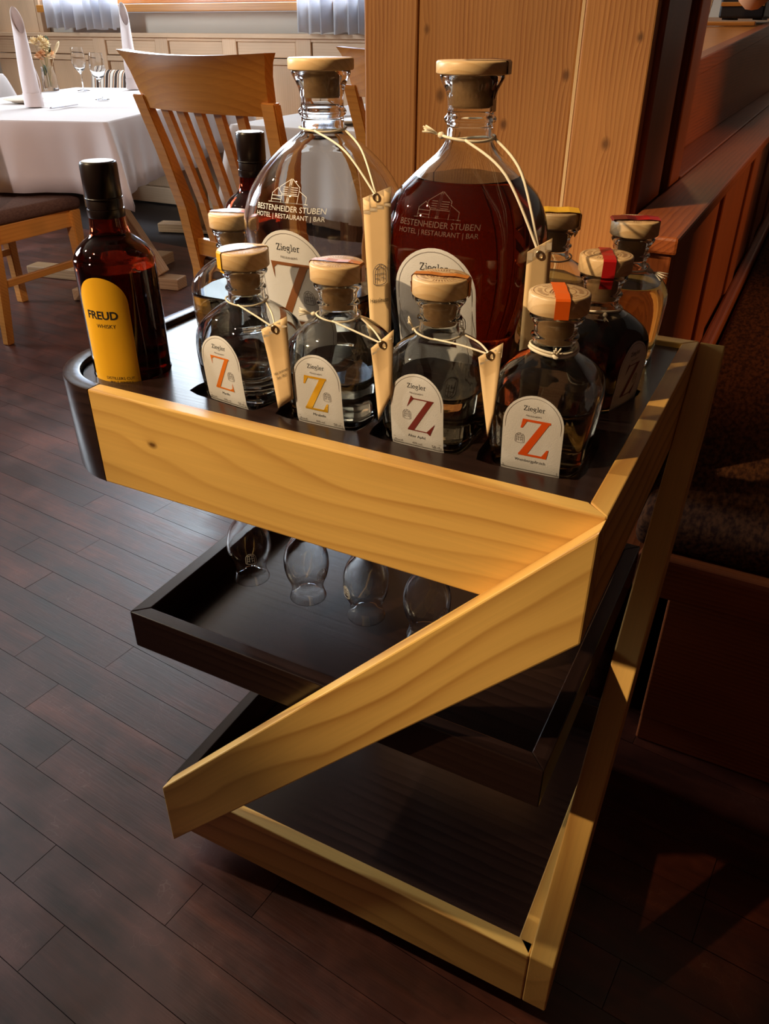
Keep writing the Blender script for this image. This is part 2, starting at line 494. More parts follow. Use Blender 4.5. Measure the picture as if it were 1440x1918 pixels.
def ybox(name, sx, sy, sz, loc, mat, parent=None, bev=0.002, label=None):
    """box whose long axis runs along y (grain along it)"""
    bm = bmesh.new(); box_bm(bm, sy, sx, sz, bev=bev)
    me = bm_mesh(name, bm, mat)
    return link(name, me, parent, loc, (0, 0, PI / 2), label)


def prism(name, pts, y0, y1, mat, parent=None, bev=0.0015, frame=None, label=None):
    """extrude the polygon pts [(x,z)] from y0 to y1; frame = (origin, angle) of the grain axis in the xz plane"""
    bm = bmesh.new()
    a = [bm.verts.new((x, y0, z)) for x, z in pts]
    b = [bm.verts.new((x, y1, z)) for x, z in pts]
    n = len(pts)
    bm.faces.new(a); bm.faces.new(b[::-1])
    for i in range(n): bm.faces.new((a[i], b[i], b[(i + 1) % n], a[(i + 1) % n]))
    if bev: bmesh.ops.bevel(bm, geom=list(bm.edges), offset=bev, segments=2, affect='EDGES', profile=0.5)
    loc = (0, 0, 0); rot = (0, 0, 0)
    if frame:
        (ox, oz), ang = frame
        m = Matrix.Translation((ox, 0, oz)) @ Matrix.Rotation(-ang, 4, 'Y')
        bmesh.ops.transform(bm, matrix=m.inverted(), verts=bm.verts)
        loc = (ox, 0, oz); rot = (0, -ang, 0)
    me = bm_mesh(name, bm, mat)
    return link(name, me, parent, loc, rot, label)


def lathe(name, prof, mat, parent=None, loc=(0, 0, 0), seg=40, label=None, rot=(0, 0, 0), smooth=True, ribs=0, ribamp=0.0):
    """prof [(r,z)]; closed at r=0 ends"""
    vs, fs, rings = [], [], []
    for r, z in prof:
        if r < 1e-6:
            rings.append([len(vs)]); vs.append((0, 0, z))
        else:
            ring = []
            for i in range(seg):
                t = 2 * PI * i / seg
                rr = r * (1 + (ribamp * math.cos(ribs * t) if ribs else 0))
                ring.append(len(vs)); vs.append((rr * math.cos(t), rr * math.sin(t), z))
            rings.append(ring)
    for a, b in zip(rings, rings[1:]):
        if len(a) == 1 and len(b) == 1: continue
        for i in range(seg):
            j = (i + 1) % seg
            if len(a) == 1: fs.append((a[0], b[j], b[i]))
            elif len(b) == 1: fs.append((a[i], a[j], b[0]))
            else: fs.append((a[i], a[j], b[j], b[i]))
    me = mesh_from(name, vs, fs, mat, smooth)
    if smooth:
        try: me.set_sharp_from_angle(angle=R(50))
        except Exception: pass
    return link(name, me, parent, loc, rot, label)


def sq(a, n, t):
    """superellipse point"""
    c, s = math.cos(t), math.sin(t)
    e = 2.0 / n
    return (a * math.copysign(abs(c) ** e, c), a * math.copysign(abs(s) ** e, s))


def sqr(a, n, t):
    """superellipse at polar angle t (even spacing in angle)"""
    c, s = abs(math.cos(t)), abs(math.sin(t))
    r = a / ((c ** n + s ** n) ** (1.0 / n))
    return (r * math.cos(t), r * math.sin(t))


def loft_mesh(name, prof, mat, seg=56):
    """prof [(z, half, n)] ; half 0 closes"""
    vs, fs, rings = [], [], []
    for z, a, n in prof:
        if a < 1e-6:
            rings.append([len(vs)]); vs.append((0, 0, z))
        else:
            ring = []
            for i in range(seg):
                x, y = sqr(a, n, 2 * PI * (i + 0.5) / seg)
                ring.append(len(vs)); vs.append((x, y, z))
            rings.append(ring)
    for a, b in zip(rings, rings[1:]):
        for i in range(seg):
            j = (i + 1) % seg
            if len(a) == 1 and len(b) > 1: fs.append((a[0], b[j], b[i]))
            elif len(b) == 1 and len(a) > 1: fs.append((a[i], a[j], b[0]))
            elif len(a) > 1: fs.append((a[i], a[j], b[j], b[i]))
    return mesh_from(name, vs, fs, mat, True)


def smooth_prof(p, sub=3):
    """catmull-rom resample of a list of tuples"""
    out = []
    for i in range(len(p) - 1):
        p0 = p[max(i - 1, 0)]; p1 = p[i]; p2 = p[i + 1]; p3 = p[min(i + 2, len(p) - 1)]
        for s in range(sub):
            t = s / sub
            q = []
            for a, b, c, d in zip(p0, p1, p2, p3):
                v = 0.5 * ((2 * b) + (-a + c) * t + (2 * a - 5 * b + 4 * c - d) * t * t + (-a + 3 * b - 3 * c + d) * t ** 3)
                lo, hi = min(b, c), max(b, c)
                q.append(min(max(v, lo), hi))
            out.append(tuple(q))
    out.append(p[-1])
    return out


def tube(name, pts, r, mat, parent=None, label=None, seg=8, loc=(0, 0, 0), closed=False):
    """swept tube; r number or list"""
    P = [Vector(p) for p in pts]
    n = len(P)
    vs, fs = [], []
    prev = None
    for i, p in enumerate(P):
        if closed: d = P[(i + 1) % n] - P[i - 1]
        else: d = P[min(i + 1, n - 1)] - P[max(i - 1, 0)]
        d.normalize()
        if prev is None:
            u = d.orthogonal().normalized()
        else:
            u = (prev - d * prev.dot(d))
            u = u.normalized() if u.length > 1e-6 else d.orthogonal().normalized()
        prev = u
        w = d.cross(u)
        rr = r[i] if isinstance(r, (list, tuple)) else r
        for k in range(seg):
            t = 2 * PI * k / seg
            vs.append(p + u * (rr * math.cos(t)) + w * (rr * math.sin(t)))
    m = n if closed else n - 1
    for i in range(m):
        for k in range(seg):
            a = i * seg + k; b = i * seg + (k + 1) % seg
            c = ((i + 1) % n) * seg + (k + 1) % seg; d = ((i + 1) % n) * seg + k
            fs.append((a, b, c, d))
    if not closed:
        fs.append(tuple(range(seg))[::-1]); fs.append(tuple((n - 1) * seg + k for k in range(seg)))
    return link(name, mesh_from(name, vs, fs, mat, True), parent, loc, (0, 0, 0), label)


def bez(pts, n=10):
    """catmull-rom through points"""
    out = []
    P = [Vector(p) for p in pts]
    for i in range(len(P) - 1):
        p0 = P[max(i - 1, 0)]; p1 = P[i]; p2 = P[i + 1]; p3 = P[min(i + 2, len(P) - 1)]
        for s in range(n):
            t = s / n
            out.append(0.5 * ((2 * p1) + (-p0 + p2) * t + (2 * p0 - 5 * p1 + 4 * p2 - p3) * t * t + (-p0 + 3 * p1 - 3 * p2 + p3) * t ** 3))
    out.append(P[-1])
    return out


# flat artwork: lists of 2D polygons in (x, z), mapped onto a surface by a function
def stroke(pts, w):
    polys = []
    for (x0, z0), (x1, z1) in zip(pts, pts[1:]):
        dx, dz = x1 - x0, z1 - z0
        L = math.hypot(dx, dz) or 1e-9
        nx, nz = -dz / L * w / 2, dx / L * w / 2
        ex, ez = dx / L * w * 0.25, dz / L * w * 0.25
        polys.append([(x0 - ex + nx, z0 - ez + nz), (x0 - ex - nx, z0 - ez - nz), (x1 + ex - nx, z1 + ez - nz), (x1 + ex + nx, z1 + ez + nz)])
    return polys


def arc(cx, cz, r, a0, a1, n=14, rz=None):
    return [(cx + r * math.cos(R(a0 + (a1 - a0) * i / n)), cz + (rz or r) * math.sin(R(a0 + (a1 - a0) * i / n))) for i in range(n + 1)]


def xf(polys, s, ox=0, oz=0):
    return [[(x * s + ox, z * s + oz) for x, z in p] for p in polys]


_TXT = {}


def text_polys(s, size, align='CENTER', bold=0.0):
    """letters as 2D polygons from the built-in font, centred on x"""
    key = (s, align, bold)
    if key not in _TXT:
        cu = bpy.data.curves.new('text', 'FONT')
        cu.body = s; cu.align_x = align; cu.size = 1.0; cu.resolution_u = 3
        cu.offset = bold
        o = bpy.data.objects.new('text', cu)
        COL.objects.link(o)
        dg = bpy.context.evaluated_depsgraph_get(); dg.update()
        me = bpy.data.meshes.new_from_object(o.evaluated_get(dg))
        P = [[(me.vertices[i].co.x, me.vertices[i].co.y) for i in p.vertices] for p in me.polygons]
        bpy.data.objects.remove(o); bpy.data.curves.remove(cu); bpy.data.meshes.remove(me)
        _TXT[key] = P
    return xf(_TXT[key], size)


def fit_w(polys, width):
    xs = [x for p in polys for x, z in p]
    s = width / (max(xs) - min(xs)); c = (max(xs) + min(xs)) / 2
    return [[((x - c) * s, z * s) for x, z in p] for p in polys]


def fine(polys):
    bm = bmesh.new()
    for p in polys:
        try: bm.faces.new([bm.verts.new((x, z, 0)) for x, z in p])
        except ValueError: pass
    bmesh.ops.triangulate(bm, faces=bm.faces)
    for _ in range(3):
        bmesh.ops.subdivide_edges(bm, edges=bm.edges, cuts=1, use_grid_fill=True)
    out = [[(v.co.x, v.co.y) for v in f.verts] for f in bm.faces]
    bm.free()
    return out


def art(name, polys, fn, mat, parent, label=None, mats=None, fm=None):
    vs, fs = [], []
    if name == 'initial': polys = fine(polys)
    for p in polys:
        b = len(vs)
        vs += [fn(x, z) for x, z in p]
        fs.append(tuple(range(b, b + len(p))))
    me = mesh_from(name, vs, fs, mat, False)
    return link(name, me, parent, label=label)


def name_polys():
    """the slab lettering of the name on the labels, x-height 1"""
    w = 0.17; P = []
    def S(pts, x, ww=w): 
        P.extend(stroke([(a + x, b) for a, b in pts], ww))
    x = 0
    S([(0.02, 1.42), (0.92, 1.42)], x); S([(0.86, 1.40), (0.06, 0.06)], x, 0.2); S([(0.02, 0.06), (0.98, 0.06)], x); S([(0.05, 1.46), (0.03, 1.12)], x, .13); S([(0.95, 0.02), (0.97, 0.4)], x, .13)
    x = 1.2
    S([(0.22, 0.02), (0.22, 0.98)], x); S([(0, 0.94), (0.22, 0.94)], x, .12); S([(0, 0.05), (0.46, 0.05)], x, .12); S([(0.22, 1.28), (0.22, 1.46)], x, .2)
    x = 1.8
    S(arc(0.42, 0.5, 0.40, 0, 320, 16, .45), x); S([(0.04, 0.52), (0.82, 0.52)], x, .12)
    x = 2.85
    S(arc(0.38, 0.64, 0.30, 0, 360, 14), x); S([(0.6, 0.86), (0.86, 0.98)], x, .13); S([(0.2, 0.36), (0.16, 0.18), (0.7, 0.08), (0.82, -0.12)], x, .14); S(arc(0.4, -0.16, 0.42, 0, -190, 12, .26), x, .13)
    x = 3.95
    S([(0.22, 0.02), (0.22, 1.5)], x); S([(0, 1.46), (0.22, 1.46)], x, .12); S([(0, 0.05), (0.46, 0.05)], x, .12)
    x = 4.55
    S(arc(0.42, 0.5, 0.40, 0, 320, 16, .45), x); S([(0.04, 0.52), (0.82, 0.52)], x, .12)
    x = 5.6
    S([(0.22, 0.02), (0.22, 0.98)], x); S([(0, 0.94), (0.22, 0.94)], x, .12); S([(0, 0.05), (0.5, 0.05)], x, .12); S(arc(0.5, 0.62, 0.28, 170, 50, 8, .36), x)
    return [[(a - 3.15, b) for a, b in p] for p in P]


NAMEP = name_polys()


def z_polys(style):
    """the big initial, height 1, width about .72"""
    if style == 'slab':
        return [[(-.30, .5), (.36, .5), (.36, .44), (-.30, .44)], [(.36, .5), (.18, .5), (-.36, -.47), (-.36, -.5), (-.17, -.5)],
                [(-.36, -.5), (.32, -.5), (.32, -.44), (-.36, -.44)], [(-.31, .5), (-.19, .47), (-.30, .26), (-.35, .25)], [(.33, -.5), (.20, -.46), (.32, -.25), (.37, -.24)]]
    if style == 'wedge':
        return [[(-.24, .46), (.36, .46), (.36, .43), (-.24, .43)], [(.36, .46), (.20, .46), (-.36, -.44), (-.36, -.47), (-.20, -.47)],
                [(-.36, -.47), (.28, -.47), (.28, -.44), (-.36, -.44)], [(-.26, .52), (-.18, .45), (-.38, .18)], [(.26, -.53), (.16, -.45), (.40, -.17)]]
    return [[(-.36, .5), (.34, .5), (.34, .45), (-.34, .45)], [(.34, .5), (.20, .5), (-.34, -.47), (-.34, -.5), (-.20, -.5)],
            [(-.34, -.5), (.36, -.5), (.34, -.45), (-.34, -.45)], [(-.36, .5), (-.22, .47), (-.31, .40), (-.325, .22)], [(.36, -.5), (.22, -.46), (.31, -.40), (.33, -.22)]]


def emblem_polys():
    """little arched gate"""
    w = .045; P = []
    for r in (.5, .34):
        P += stroke([(-r, -.55)] + arc(0, 0, r, 180, 0, 10) + [(r, -.55)], w)
    for a in (45, 90, 135): P += stroke([(.34 * math.cos(R(a)), .34 * math.sin(R(a))), (.5 * math.cos(R(a)), .5 * math.sin(R(a)))], w)
    for x in (-.12, .12): P += stroke([(x, -.45), (x, .3)], w)
    P += stroke([(-.34, -.05), (.34, -.05)], w); P += stroke([(-.34, -.3), (-.12, -.3)], w); P += stroke([(.12, -.3), (.34, -.3)], w)
    P += stroke(arc(0, -.55, .5, 180, 360, 8, .14), w)
    return P


EMB = emblem_polys()


def house_polys():
    w = .022; P = []
    P += stroke([(-1, 0), (1, 0)], w)
    P += stroke([(-.86, 0), (-.86, .34), (-.6, .56), (-.34, .34), (-.34, 0)], w); P += stroke([(-.86, .26), (-.34, .26)], w); P += stroke([(-.86, .12), (-.34, .12)], w)
    P += stroke([(-.5, .47), (-.5, .6), (.0, .92), (0, 0)], w); P += stroke([(-.05, .0), (-.05, .88)], w); P += stroke([(.05, 0), (.05, .92), (.5, .62), (.5, .55)], w)
    P += stroke([(.5, .5), (.9, .28), (.9, 0)], w); P += stroke([(.5, .6), (.5, 0)], w)
    for z in (.36, .44, .52, .60):
        P += stroke([(-.32, z), (-.08, z)], w); P += stroke([(.1, z), (.42, z)], w)
    P += stroke([(-.34, .3), (.5, .3)], w)
    return P


HOUSE = house_polys()

# ------------------------------------------------------------------ the room
BA = R(-5.5)     # direction of the floor boards


def plane_mesh(name, x0, y0, x1, y1, z, mat):
    return mesh_from(name, [(x0, y0, z), (x1, y0, z), (x1, y1, z), (x0, y1, z)], [(0, 1, 2, 3)], mat)


floor = link('floor', plane_mesh('floor', -7.1, -3.1, 3.1, 3.9, -0.006, MT['joint']))
tag(floor, kind='structure', label='dark brown glossy plank floor, worn and scratched')
BWID = 0.0725
_bmesh = {}


def board_mesh(L, w=BWID):
    k = (round(L, 2), w)
    if k not in _bmesh:
        bm = bmesh.new(); box_bm(bm, L - 0.0009, w - 0.0009, 0.012)
        _bmesh[k] = bm_mesh('floor_board', bm, MT['board'])
    return _bmesh[k]


_ca, _sa = math.cos(BA), math.sin(BA)
nb = 0
rows = range(-10, 36)
fs_v, fs_f = [], []
for r in rows:
    vy = r * BWID + 0.023
    L = 0.60
    x = -4.2 - random.random() * 0.6
    if r > 22: x = -5.6
    while x < 2.2:
        L = random.choice((0.46, 0.58, 0.70, 0.84))
        cx, cy = x + L / 2, vy
        wx, wy = cx * _ca - cy * _sa, cx * _sa + cy * _ca
        # pieces the photograph shows large are objects, the rest one far field
        vis = -2.3 < wx < 0.35 and -0.55 < wy < 1.75 and not (wx > -0.35 and wy > 0.6)
        if vis and nb < 295:
            o = link('floor_board', board_mesh(L), floor, (wx, wy, -0.006), (random.uniform(-.0006, .0006), random.uniform(-.0006, .0006), BA))
            o.location.z = -0.0060 + random.uniform(-.0002, .0002)
            nb += 1
        else:
            b = len(fs_v)
            h = 0.0006
            for dx, dy, dz in ((-L / 2 + h, -BWID / 2 + h, 0), (L / 2 - h, -BWID / 2 + h, 0), (L / 2 - h, BWID / 2 - h, 0), (-L / 2 + h, BWID / 2 - h, 0)):
                xx, yy = cx + dx, cy + dy
                fs_v.append((xx * _ca - yy * _sa, xx * _sa + yy * _ca, 0.0))
            fs_f.append((b, b + 1, b + 2, b + 3))
        x += L
far = link('far_floor_boards', mesh_from('far_floor_boards', fs_v, fs_f, MT['floor']), floor)
far['kind'] = 'stuff'

YW = 3.85
ceil = link('ceiling', mesh_from('ceiling', [(-7.1, -3.1, 3.32), (3.1, -3.1, 3.32), (3.1, 3.95, 3.32), (-7.1, 3.95, 3.32)], [(0, 3, 2, 1)], MT['ceil'])); tag(ceil, kind='structure')
for nm, vv in (('wall_left', [(-5.6, -3.1, 0), (-5.6, 3.95, 0), (-5.6, 3.95, 3.32), (-5.6, -3.1, 3.32)]),
               ('wall_right', [(3, 3.95, 0), (3, -3.1, 0), (3, -3.1, 3.32), (3, 3.95, 3.32)]),
               ('wall_front', [(3.1, -3, 0), (-7.1, -3, 0), (-7.1, -3, 3.32), (3.1, -3, 3.32)])):
    tag(link(nm, mesh_from(nm, vv, [(0, 1, 2, 3)], MT['roomw'])), kind='structure')

# back wall: plaster behind, panelled below, window recess between the curtains
wb = link('wall_back', None); tag(wb, kind='structure')
WX0, WX1 = -4.70, -2.20


def wbx(name, x0, x1, z0, z1, y0, y1, mat, bev=0.003, vert=False):
    sx, sy, sz = x1 - x0, y1 - y0, z1 - z0
    c = ((x0 + x1) / 2, (y0 + y1) / 2, (z0 + z1) / 2)
    if vert: return vbox(name, sx, sy, sz, c, mat, wb, bev)
    return box(name, sx, sy, sz, c, mat, wb, bev)


wbx('plaster_core', -7.0, 3.0, 0.0, 1.10, YW + 0.05, YW + 0.12, MT['plaster'], 0)
wbx('plaster_core', WX1, 3.0, 1.10, 3.32, YW + 0.05, YW + 0.12, MT['plaster'], 0)
wbx('plaster_core', -5.3, WX0, 1.10, 3.32, YW + 0.05, YW + 0.12, MT['plaster'], 0)
wbx('plaster_core', -7.0, -2.0, 3.09, 3.32, YW + 0.05, YW + 0.12, MT['plaster'], 0)
# wooden wall boards left of the window
xx = -5.6
while xx < WX0 - 0.01:
    x2 = min(xx + 0.43, WX0)
    if x2 > xx:
        wbx('wall_board', xx + 0.002, x2 - 0.002, 0.99, 3.3, YW - 0.02, YW + 0.04, MT['panel'], 0.004, True)
    xx = x2
# capping rail, frieze panels, stiles, field panels
tag(link('trim_1', None), kind='structure')
trim = bpy.data.objects['trim_1']
box('cap_rail', 8.58, 0.075, 0.024, (-1.3, YW - 0.02, 0.980), MT['panel'], trim, 0.004)
pitch = 0.512
px = -2.63 - 5 * pitch - 0.412 + 0.412
i = 0
while px < 2.6:
    a, b = px, px + 0.412
    wbx('stile', b, b + 0.1, 0.06, 0.967, YW - 0.035, YW + 0.04, MT['panel'], 0.003, True)
    wbx('frieze_panel', a + 0.004, b - 0.004, 0.872, 0.952, YW - 0.026, YW + 0.03, MT['panel'], 0.006)
    wbx('rail', a, b, 0.952, 0.967, YW - 0.034, YW + 0.035, MT['panel'], 0.002)
    wbx('rail', a, b, 0.838, 0.868, YW - 0.034, YW + 0.035, MT['panel'], 0.002)
    wbx('field_panel', a + 0.004, b - 0.004, 0.10, 0.836, YW - 0.018, YW + 0.03, MT['panel'], 0.006, True)
    px += pitch
bb = link('baseboard_back', None); tag(bb, kind='structure')
box('skirting_board', 8.58, 0.03, 0.10, (-1.3, YW - 0.05, 0.055), MT['panel'], bb, 0.004)

for k, (x0, x1) in enumerate(((WX0 + 0.02, WX1 - 0.02),), 1):
    w1 = link('window_%d' % k, None); tag(w1, kind='structure')
    c = (x0 + x1) / 2; wd = x1 - x0
    box('window_sill', wd, 0.12, 0.040, (c, YW - 0.005, 1.121), MT['chair'], w1, 0.004)
    box('sash_rail', wd, 0.05, 0.06, (c, YW + 0.03, 1.175), MT['chair'], w1, 0.003)
    box('sash_rail', wd, 0.05, 0.06, (c, YW + 0.03, 3.06), MT['chair'], w1, 0.003)
    for j in range(4):
        vbox('sash_stile', 0.055, 0.05, 1.83, (x0 + 0.03 + (wd - 0.06) * j / 3, YW + 0.03, 2.117), MT['chair'], w1)
    for j in range(3):
        box('pane', (wd - 0.06) / 3 - 0.058, 0.004, 1.82, (x0 + 0.03 + (wd - 0.06) * (j + 0.5) / 3, YW + 0.03, 2.117), MT['pane'], w1, 0)


def curtain(x0, x1, z0, z1, label):
    nx = 90; nz = 12
    vs, fs = [], []
    for j in range(nz + 1):
        z = z0 + (z1 - z0) * j / nz
        for i in range(nx + 1):
            u = i / nx
            y = YW - 0.10 - 0.030 * math.sin(u * PI * 15 + 0.7 * math.sin(u * 9)) - 0.012 * math.sin(u * 61 + z * 2)
            sp = 1 + 0.04 * (j / nz)
            vs.append((x0 + (x1 - x0) * (0.5 + (u - 0.5) * sp), y, z + 0.006 * math.sin(u * 40)))
    for j in range(nz):
        for i in range(nx):
            a = j * (nx + 1) + i
            fs.append((a, a + 1, a + nx + 2, a + nx + 1))
    n = len(vs)
    bm_v = vs
    o = link('curtain', mesh_from('curtain', bm_v, fs, MT['curtain'], True))
    md = o.modifiers.new('thickness', 'SOLIDIFY'); md.thickness = 0.0015
    return tag(o, label, 'curtain', 'window curtains')


curtain(-4.56, -3.95, 1.012, 3.12, 'white pleated curtain hanging at the window behind the table with the flower vase')
curtain(-2.66, -2.10, 0.995, 3.12, 'white pleated curtain hanging at the window beside the broad timber post')

# ------------------------------------------------------------------ timber post
post = thing('timber_post', 'broad square post clad in knotty orange spruce boards behind the trolley', 'post', (-0.37, 0.88, 0), kind='thing')
PH = 3.3
for nm, x0, x1, y0, y1, m, in (('front_board', -0.586, -0.497, 0.70, 0.725, 'spruce'), ('front_board', -0.4966, -0.2575, 0.703, 0.728, 'spruce_k'), ('front_board', -0.2525, -0.158, 0.70, 0.725, 'spruce_r'),
                               ('side_board', -0.174, -0.150, 0.727, 0.90, 'bench'), ('side_board', -0.174, -0.146, 0.972, 1.06, 'bench'),
                               ('side_board', -0.586, -0.566, 0.727, 1.06, 'spruce')):
    vbox(nm, x1 - x0, y1 - y0, PH, ((x0 + x1) / 2 + 0.37, (y0 + y1) / 2 - 0.88, PH / 2), MT[m], post, 0.003)
vbox('groove_strip', 0.02, 0.08, PH, (-0.172 + 0.37, 0.936 - 0.88, PH / 2), MT['joint'], post, 0)
vbox('core', 0.37, 0.30, PH, (0.0, 0.015, PH / 2), MT['joint'], post, 0)
vbox('gap_light_strip', 0.0044, 0.012, PH, (-0.255 + 0.37, 0.7075 - 0.88, PH / 2), MT['gap'], post, 0)  # pale colour stands in for light leaking between the boards

# ------------------------------------------------------------------ bench on the right
bn = thing('corner_bench', 'dark reddish wooden bench with high panelled back right of the trolley', 'bench', (0.2, 1.7, 0))
bo = Vector((0.2, 1.7, 0))


def bnp(kind, name, x0, x1, y0, y1, z0, z1, mat='bench', bev=0.003, label=None):
    f = {'x': box, 'y': ybox, 'z': vbox}[kind]
    return f(name, x1 - x0, y1 - y0, z1 - z0, tuple(Vector(((x0 + x1) / 2, (y0 + y1) / 2, (z0 + z1) / 2)) - bo), MT[mat], bn, bev, label=label)


YB0, YB1 = 0.56, 3.6
bnp('y', 'back_cap', -0.142, -0.060, YB0, YB1, 0.778, 0.800, bev=0.004)
bnp('z', 'end_stile', -0.138, -0.066, YB0 + 0.008, YB0 + 0.035, 0.02, 0.777)
bnp('y', 'back_core', -0.134, -0.092, YB0 + 0.035, YB1, 0.02, 0.777)
y = YB0 + 0.036
first = True
while y < YB1 - 0.2:
    wst = 0.15
    bnp('z', 'back_stile', -0.092, -0.066, y, y + wst, 0.42, 0.776)
    bnp('z', 'back_panel', -0.092, -0.073, y + wst + 0.012, y + wst + 0.36, 0.42, 0.776, bev=0.004)
    y += wst + 0.372
bnp('y', 'bottom_rail', -0.066, -0.040, 0.60, YB1, 0.385, 0.455, bev=0.006)
bnp('y', 'seat_board', -0.066, 0.52, 0.475, YB1, 0.36, 0.384)
bnp('x', 'seat_end_rail', -0.02, 0.56, 0.447, 0.474, 0.335, 0.402, bev=0.008)
bnp('y', 'front_seat_rail', 0.52, 0.548, 0.475, YB1, 0.30, 0.384)
bnp('x', 'end_panel', 0.03, 0.52, 0.50, 0.52, 0.06, 0.36)
bnp('x', 'plinth', 0.03, 0.52, 0.51, 0.545, 0.0, 0.06)
bnp('y', 'side_panel', 0.49, 0.51, 0.545, YB1, 0.0, 0.36)
cu = bmesh.new(); box_bm(cu, 0.545, YB1 - 0.49, 0.05, bev=0.016, seg=3)
link('seat_cushion', bm_mesh('seat_cushion', cu, MT['upholst'], True), bn, tuple(Vector((0.237, (YB1 + 0.49) / 2, 0.410)) - bo), label='speckled dark brown upholstered seat')

# upper partition and ledge behind the bench back
pt = thing('bench_partition', 'reddish wooden partition board with sloping top rail rising behind bench back', 'partition', (-0.2, 2.2, 0.8))
def sl(y): return 0.974 + (y - 1.446) * (0.058 / 1.315)
ya, yb = 1.065, 3.55
prism_pts = None
bm = bmesh.new()
def slab(bm, x0, x1, y0, y1, za0, za1, zb0, zb1):
    v = [bm.verts.new(p) for p in ((x0, y0, za0), (x1, y0, za0), (x1, y0, za1), (x0, y0, za1), (x0, y1, zb0), (x1, y1, zb0), (x1, y1, zb1), (x0, y1, zb1))]
    for f in ((0, 1, 2, 3), (7, 6, 5, 4), (0, 4, 5, 1), (1, 5, 6, 2), (2, 6, 7, 3), (3, 7, 4, 0)): bm.faces.new([v[i] for i in f])
def ptpart(nm, mat, *a):
    bm = bmesh.new(); slab(bm, *a)
    bmesh.ops.bevel(bm, geom=list(bm.edges), offset=0.003, segments=2, affect='EDGES', profile=0.5)
    bmesh.ops.transform(bm, matrix=Matrix.Rotation(-PI / 2, 4, 'Z') @ Matrix.Translation((0.2, -2.2, -0.8)), verts=bm.verts)
    return link(nm, bm_mesh(nm, bm, MT[mat]), pt, (0, 0, 0), (0, 0, PI / 2))
ptpart('lower_board', 'bench', -0.222, -0.205, ya, yb, 0.80, sl(ya) - 0.03, 0.80, sl(yb) - 0.03)
ptpart('top_rail', 'bench', -0.228, -0.196, ya, yb, sl(ya) - 0.032, sl(ya), sl(yb) - 0.034, sl(yb))
ptpart('foot_rail', 'bench', -0.228, -0.143, ya, yb, 0.02, 0.80, 0.02, 0.80)
lg = thing('wooden_ledge', 'shiny orange brown wooden ledge behind the partition, under the black cabinet', 'ledge', (-0.6, 2.2, 0.8))
bm = bmesh.new(); slab(bm, -0.70, -0.23, ya, yb, sl(ya) - 0.03, sl(ya) - 0.004, sl(yb) - 0.03, sl(yb) - 0.004)
bmesh.ops.bevel(bm, geom=list(bm.edges), offset=0.003, segments=2, affect='EDGES', profile=0.5)
bmesh.ops.transform(bm, matrix=Matrix.Translation((0.6, -2.2, -0.8)), verts=bm.verts)
link('ledge_top', bm_mesh('ledge_top', bm, MT['leatherb']), lg)
vbox('ledge_leg', 0.05, 0.05, 0.95, (-0.2, -0.7, -0.315), MT['bench'], lg)
vbox('ledge_leg', 0.05, 0.05, 1.0, (-0.2, 1.2, -0.295), MT['bench'], lg)
box('edge_moulding', 0.46, 0.03, 0.012, (0.13, 0.58, sl(2.78) - 0.795), MT['leatherb'], lg, 0.003)
bc = thing('black_cabinet', 'black box standing on the orange wooden ledge at upper right', 'box', (-0.30, 3.0, sl(3.13) + 0.001))
box('body', 0.145, 0.28, 0.26, (0, 0, 0.135), MT['blackmat'], bc, 0.006)
box('front_band', 0.14, 0.006, 0.012, (0, -0.143, 0.045), MT['leatherb'], bc, 0.001)
for sx in (-.05, .05): box('foot', 0.03, 0.2, 0.006, (sx, 0, 0.003), MT['rubber'], bc, 0)
wn = link('white_napkin_strip', None)
tag(wn, 'narrow white cloth hanging beside the black box next to the post', 'cloth')
wn.location = (-0.412, 2.90, sl(2.9) - 0.003)
vs, fs = [], []
for j in range(9):
    for i in range(7):
        u = i / 6
        vs.append((-0.03 + 0.06 * u * (0.4 + 0.6 * j / 8), 0.012 * math.sin(u * 9), 0.0 + 0.26 * j / 8))
for j in range(8):
    for i in range(6):
        a = j * 7 + i; fs.append((a, a + 1, a + 8, a + 7))
o = link('folded_cloth', mesh_from('folded_cloth', vs, fs, MT['napkin'], True), wn); o.modifiers.new('t', 'SOLIDIFY').thickness = 0.004
ls = thing('pendant_lamp', 'pale peach round pendant lamp peeking in at the top right corner', 'lamp', (-0.262, 2.78, 1.075))
lathe('lamp_shade', [(0, 0.0), (0.02, 0.003), (0.045, 0.025), (0.056, 0.055), (0.045, 0.09), (0.012, 0.105), (0, 0.106)], MT['shade'], ls, seg=32)
tube('cord', [(0, 0, 0.105), (0, 0, 1.2), (0, 0, 2.236)], 0.003, MT['blackmat'], ls)
lathe('ceiling_rose', [(0, 2.225), (0.04, 2.225), (0.045, 2.235), (0.045, 2.245), (0, 2.245)], MT['blackmat'], ls, seg=24)

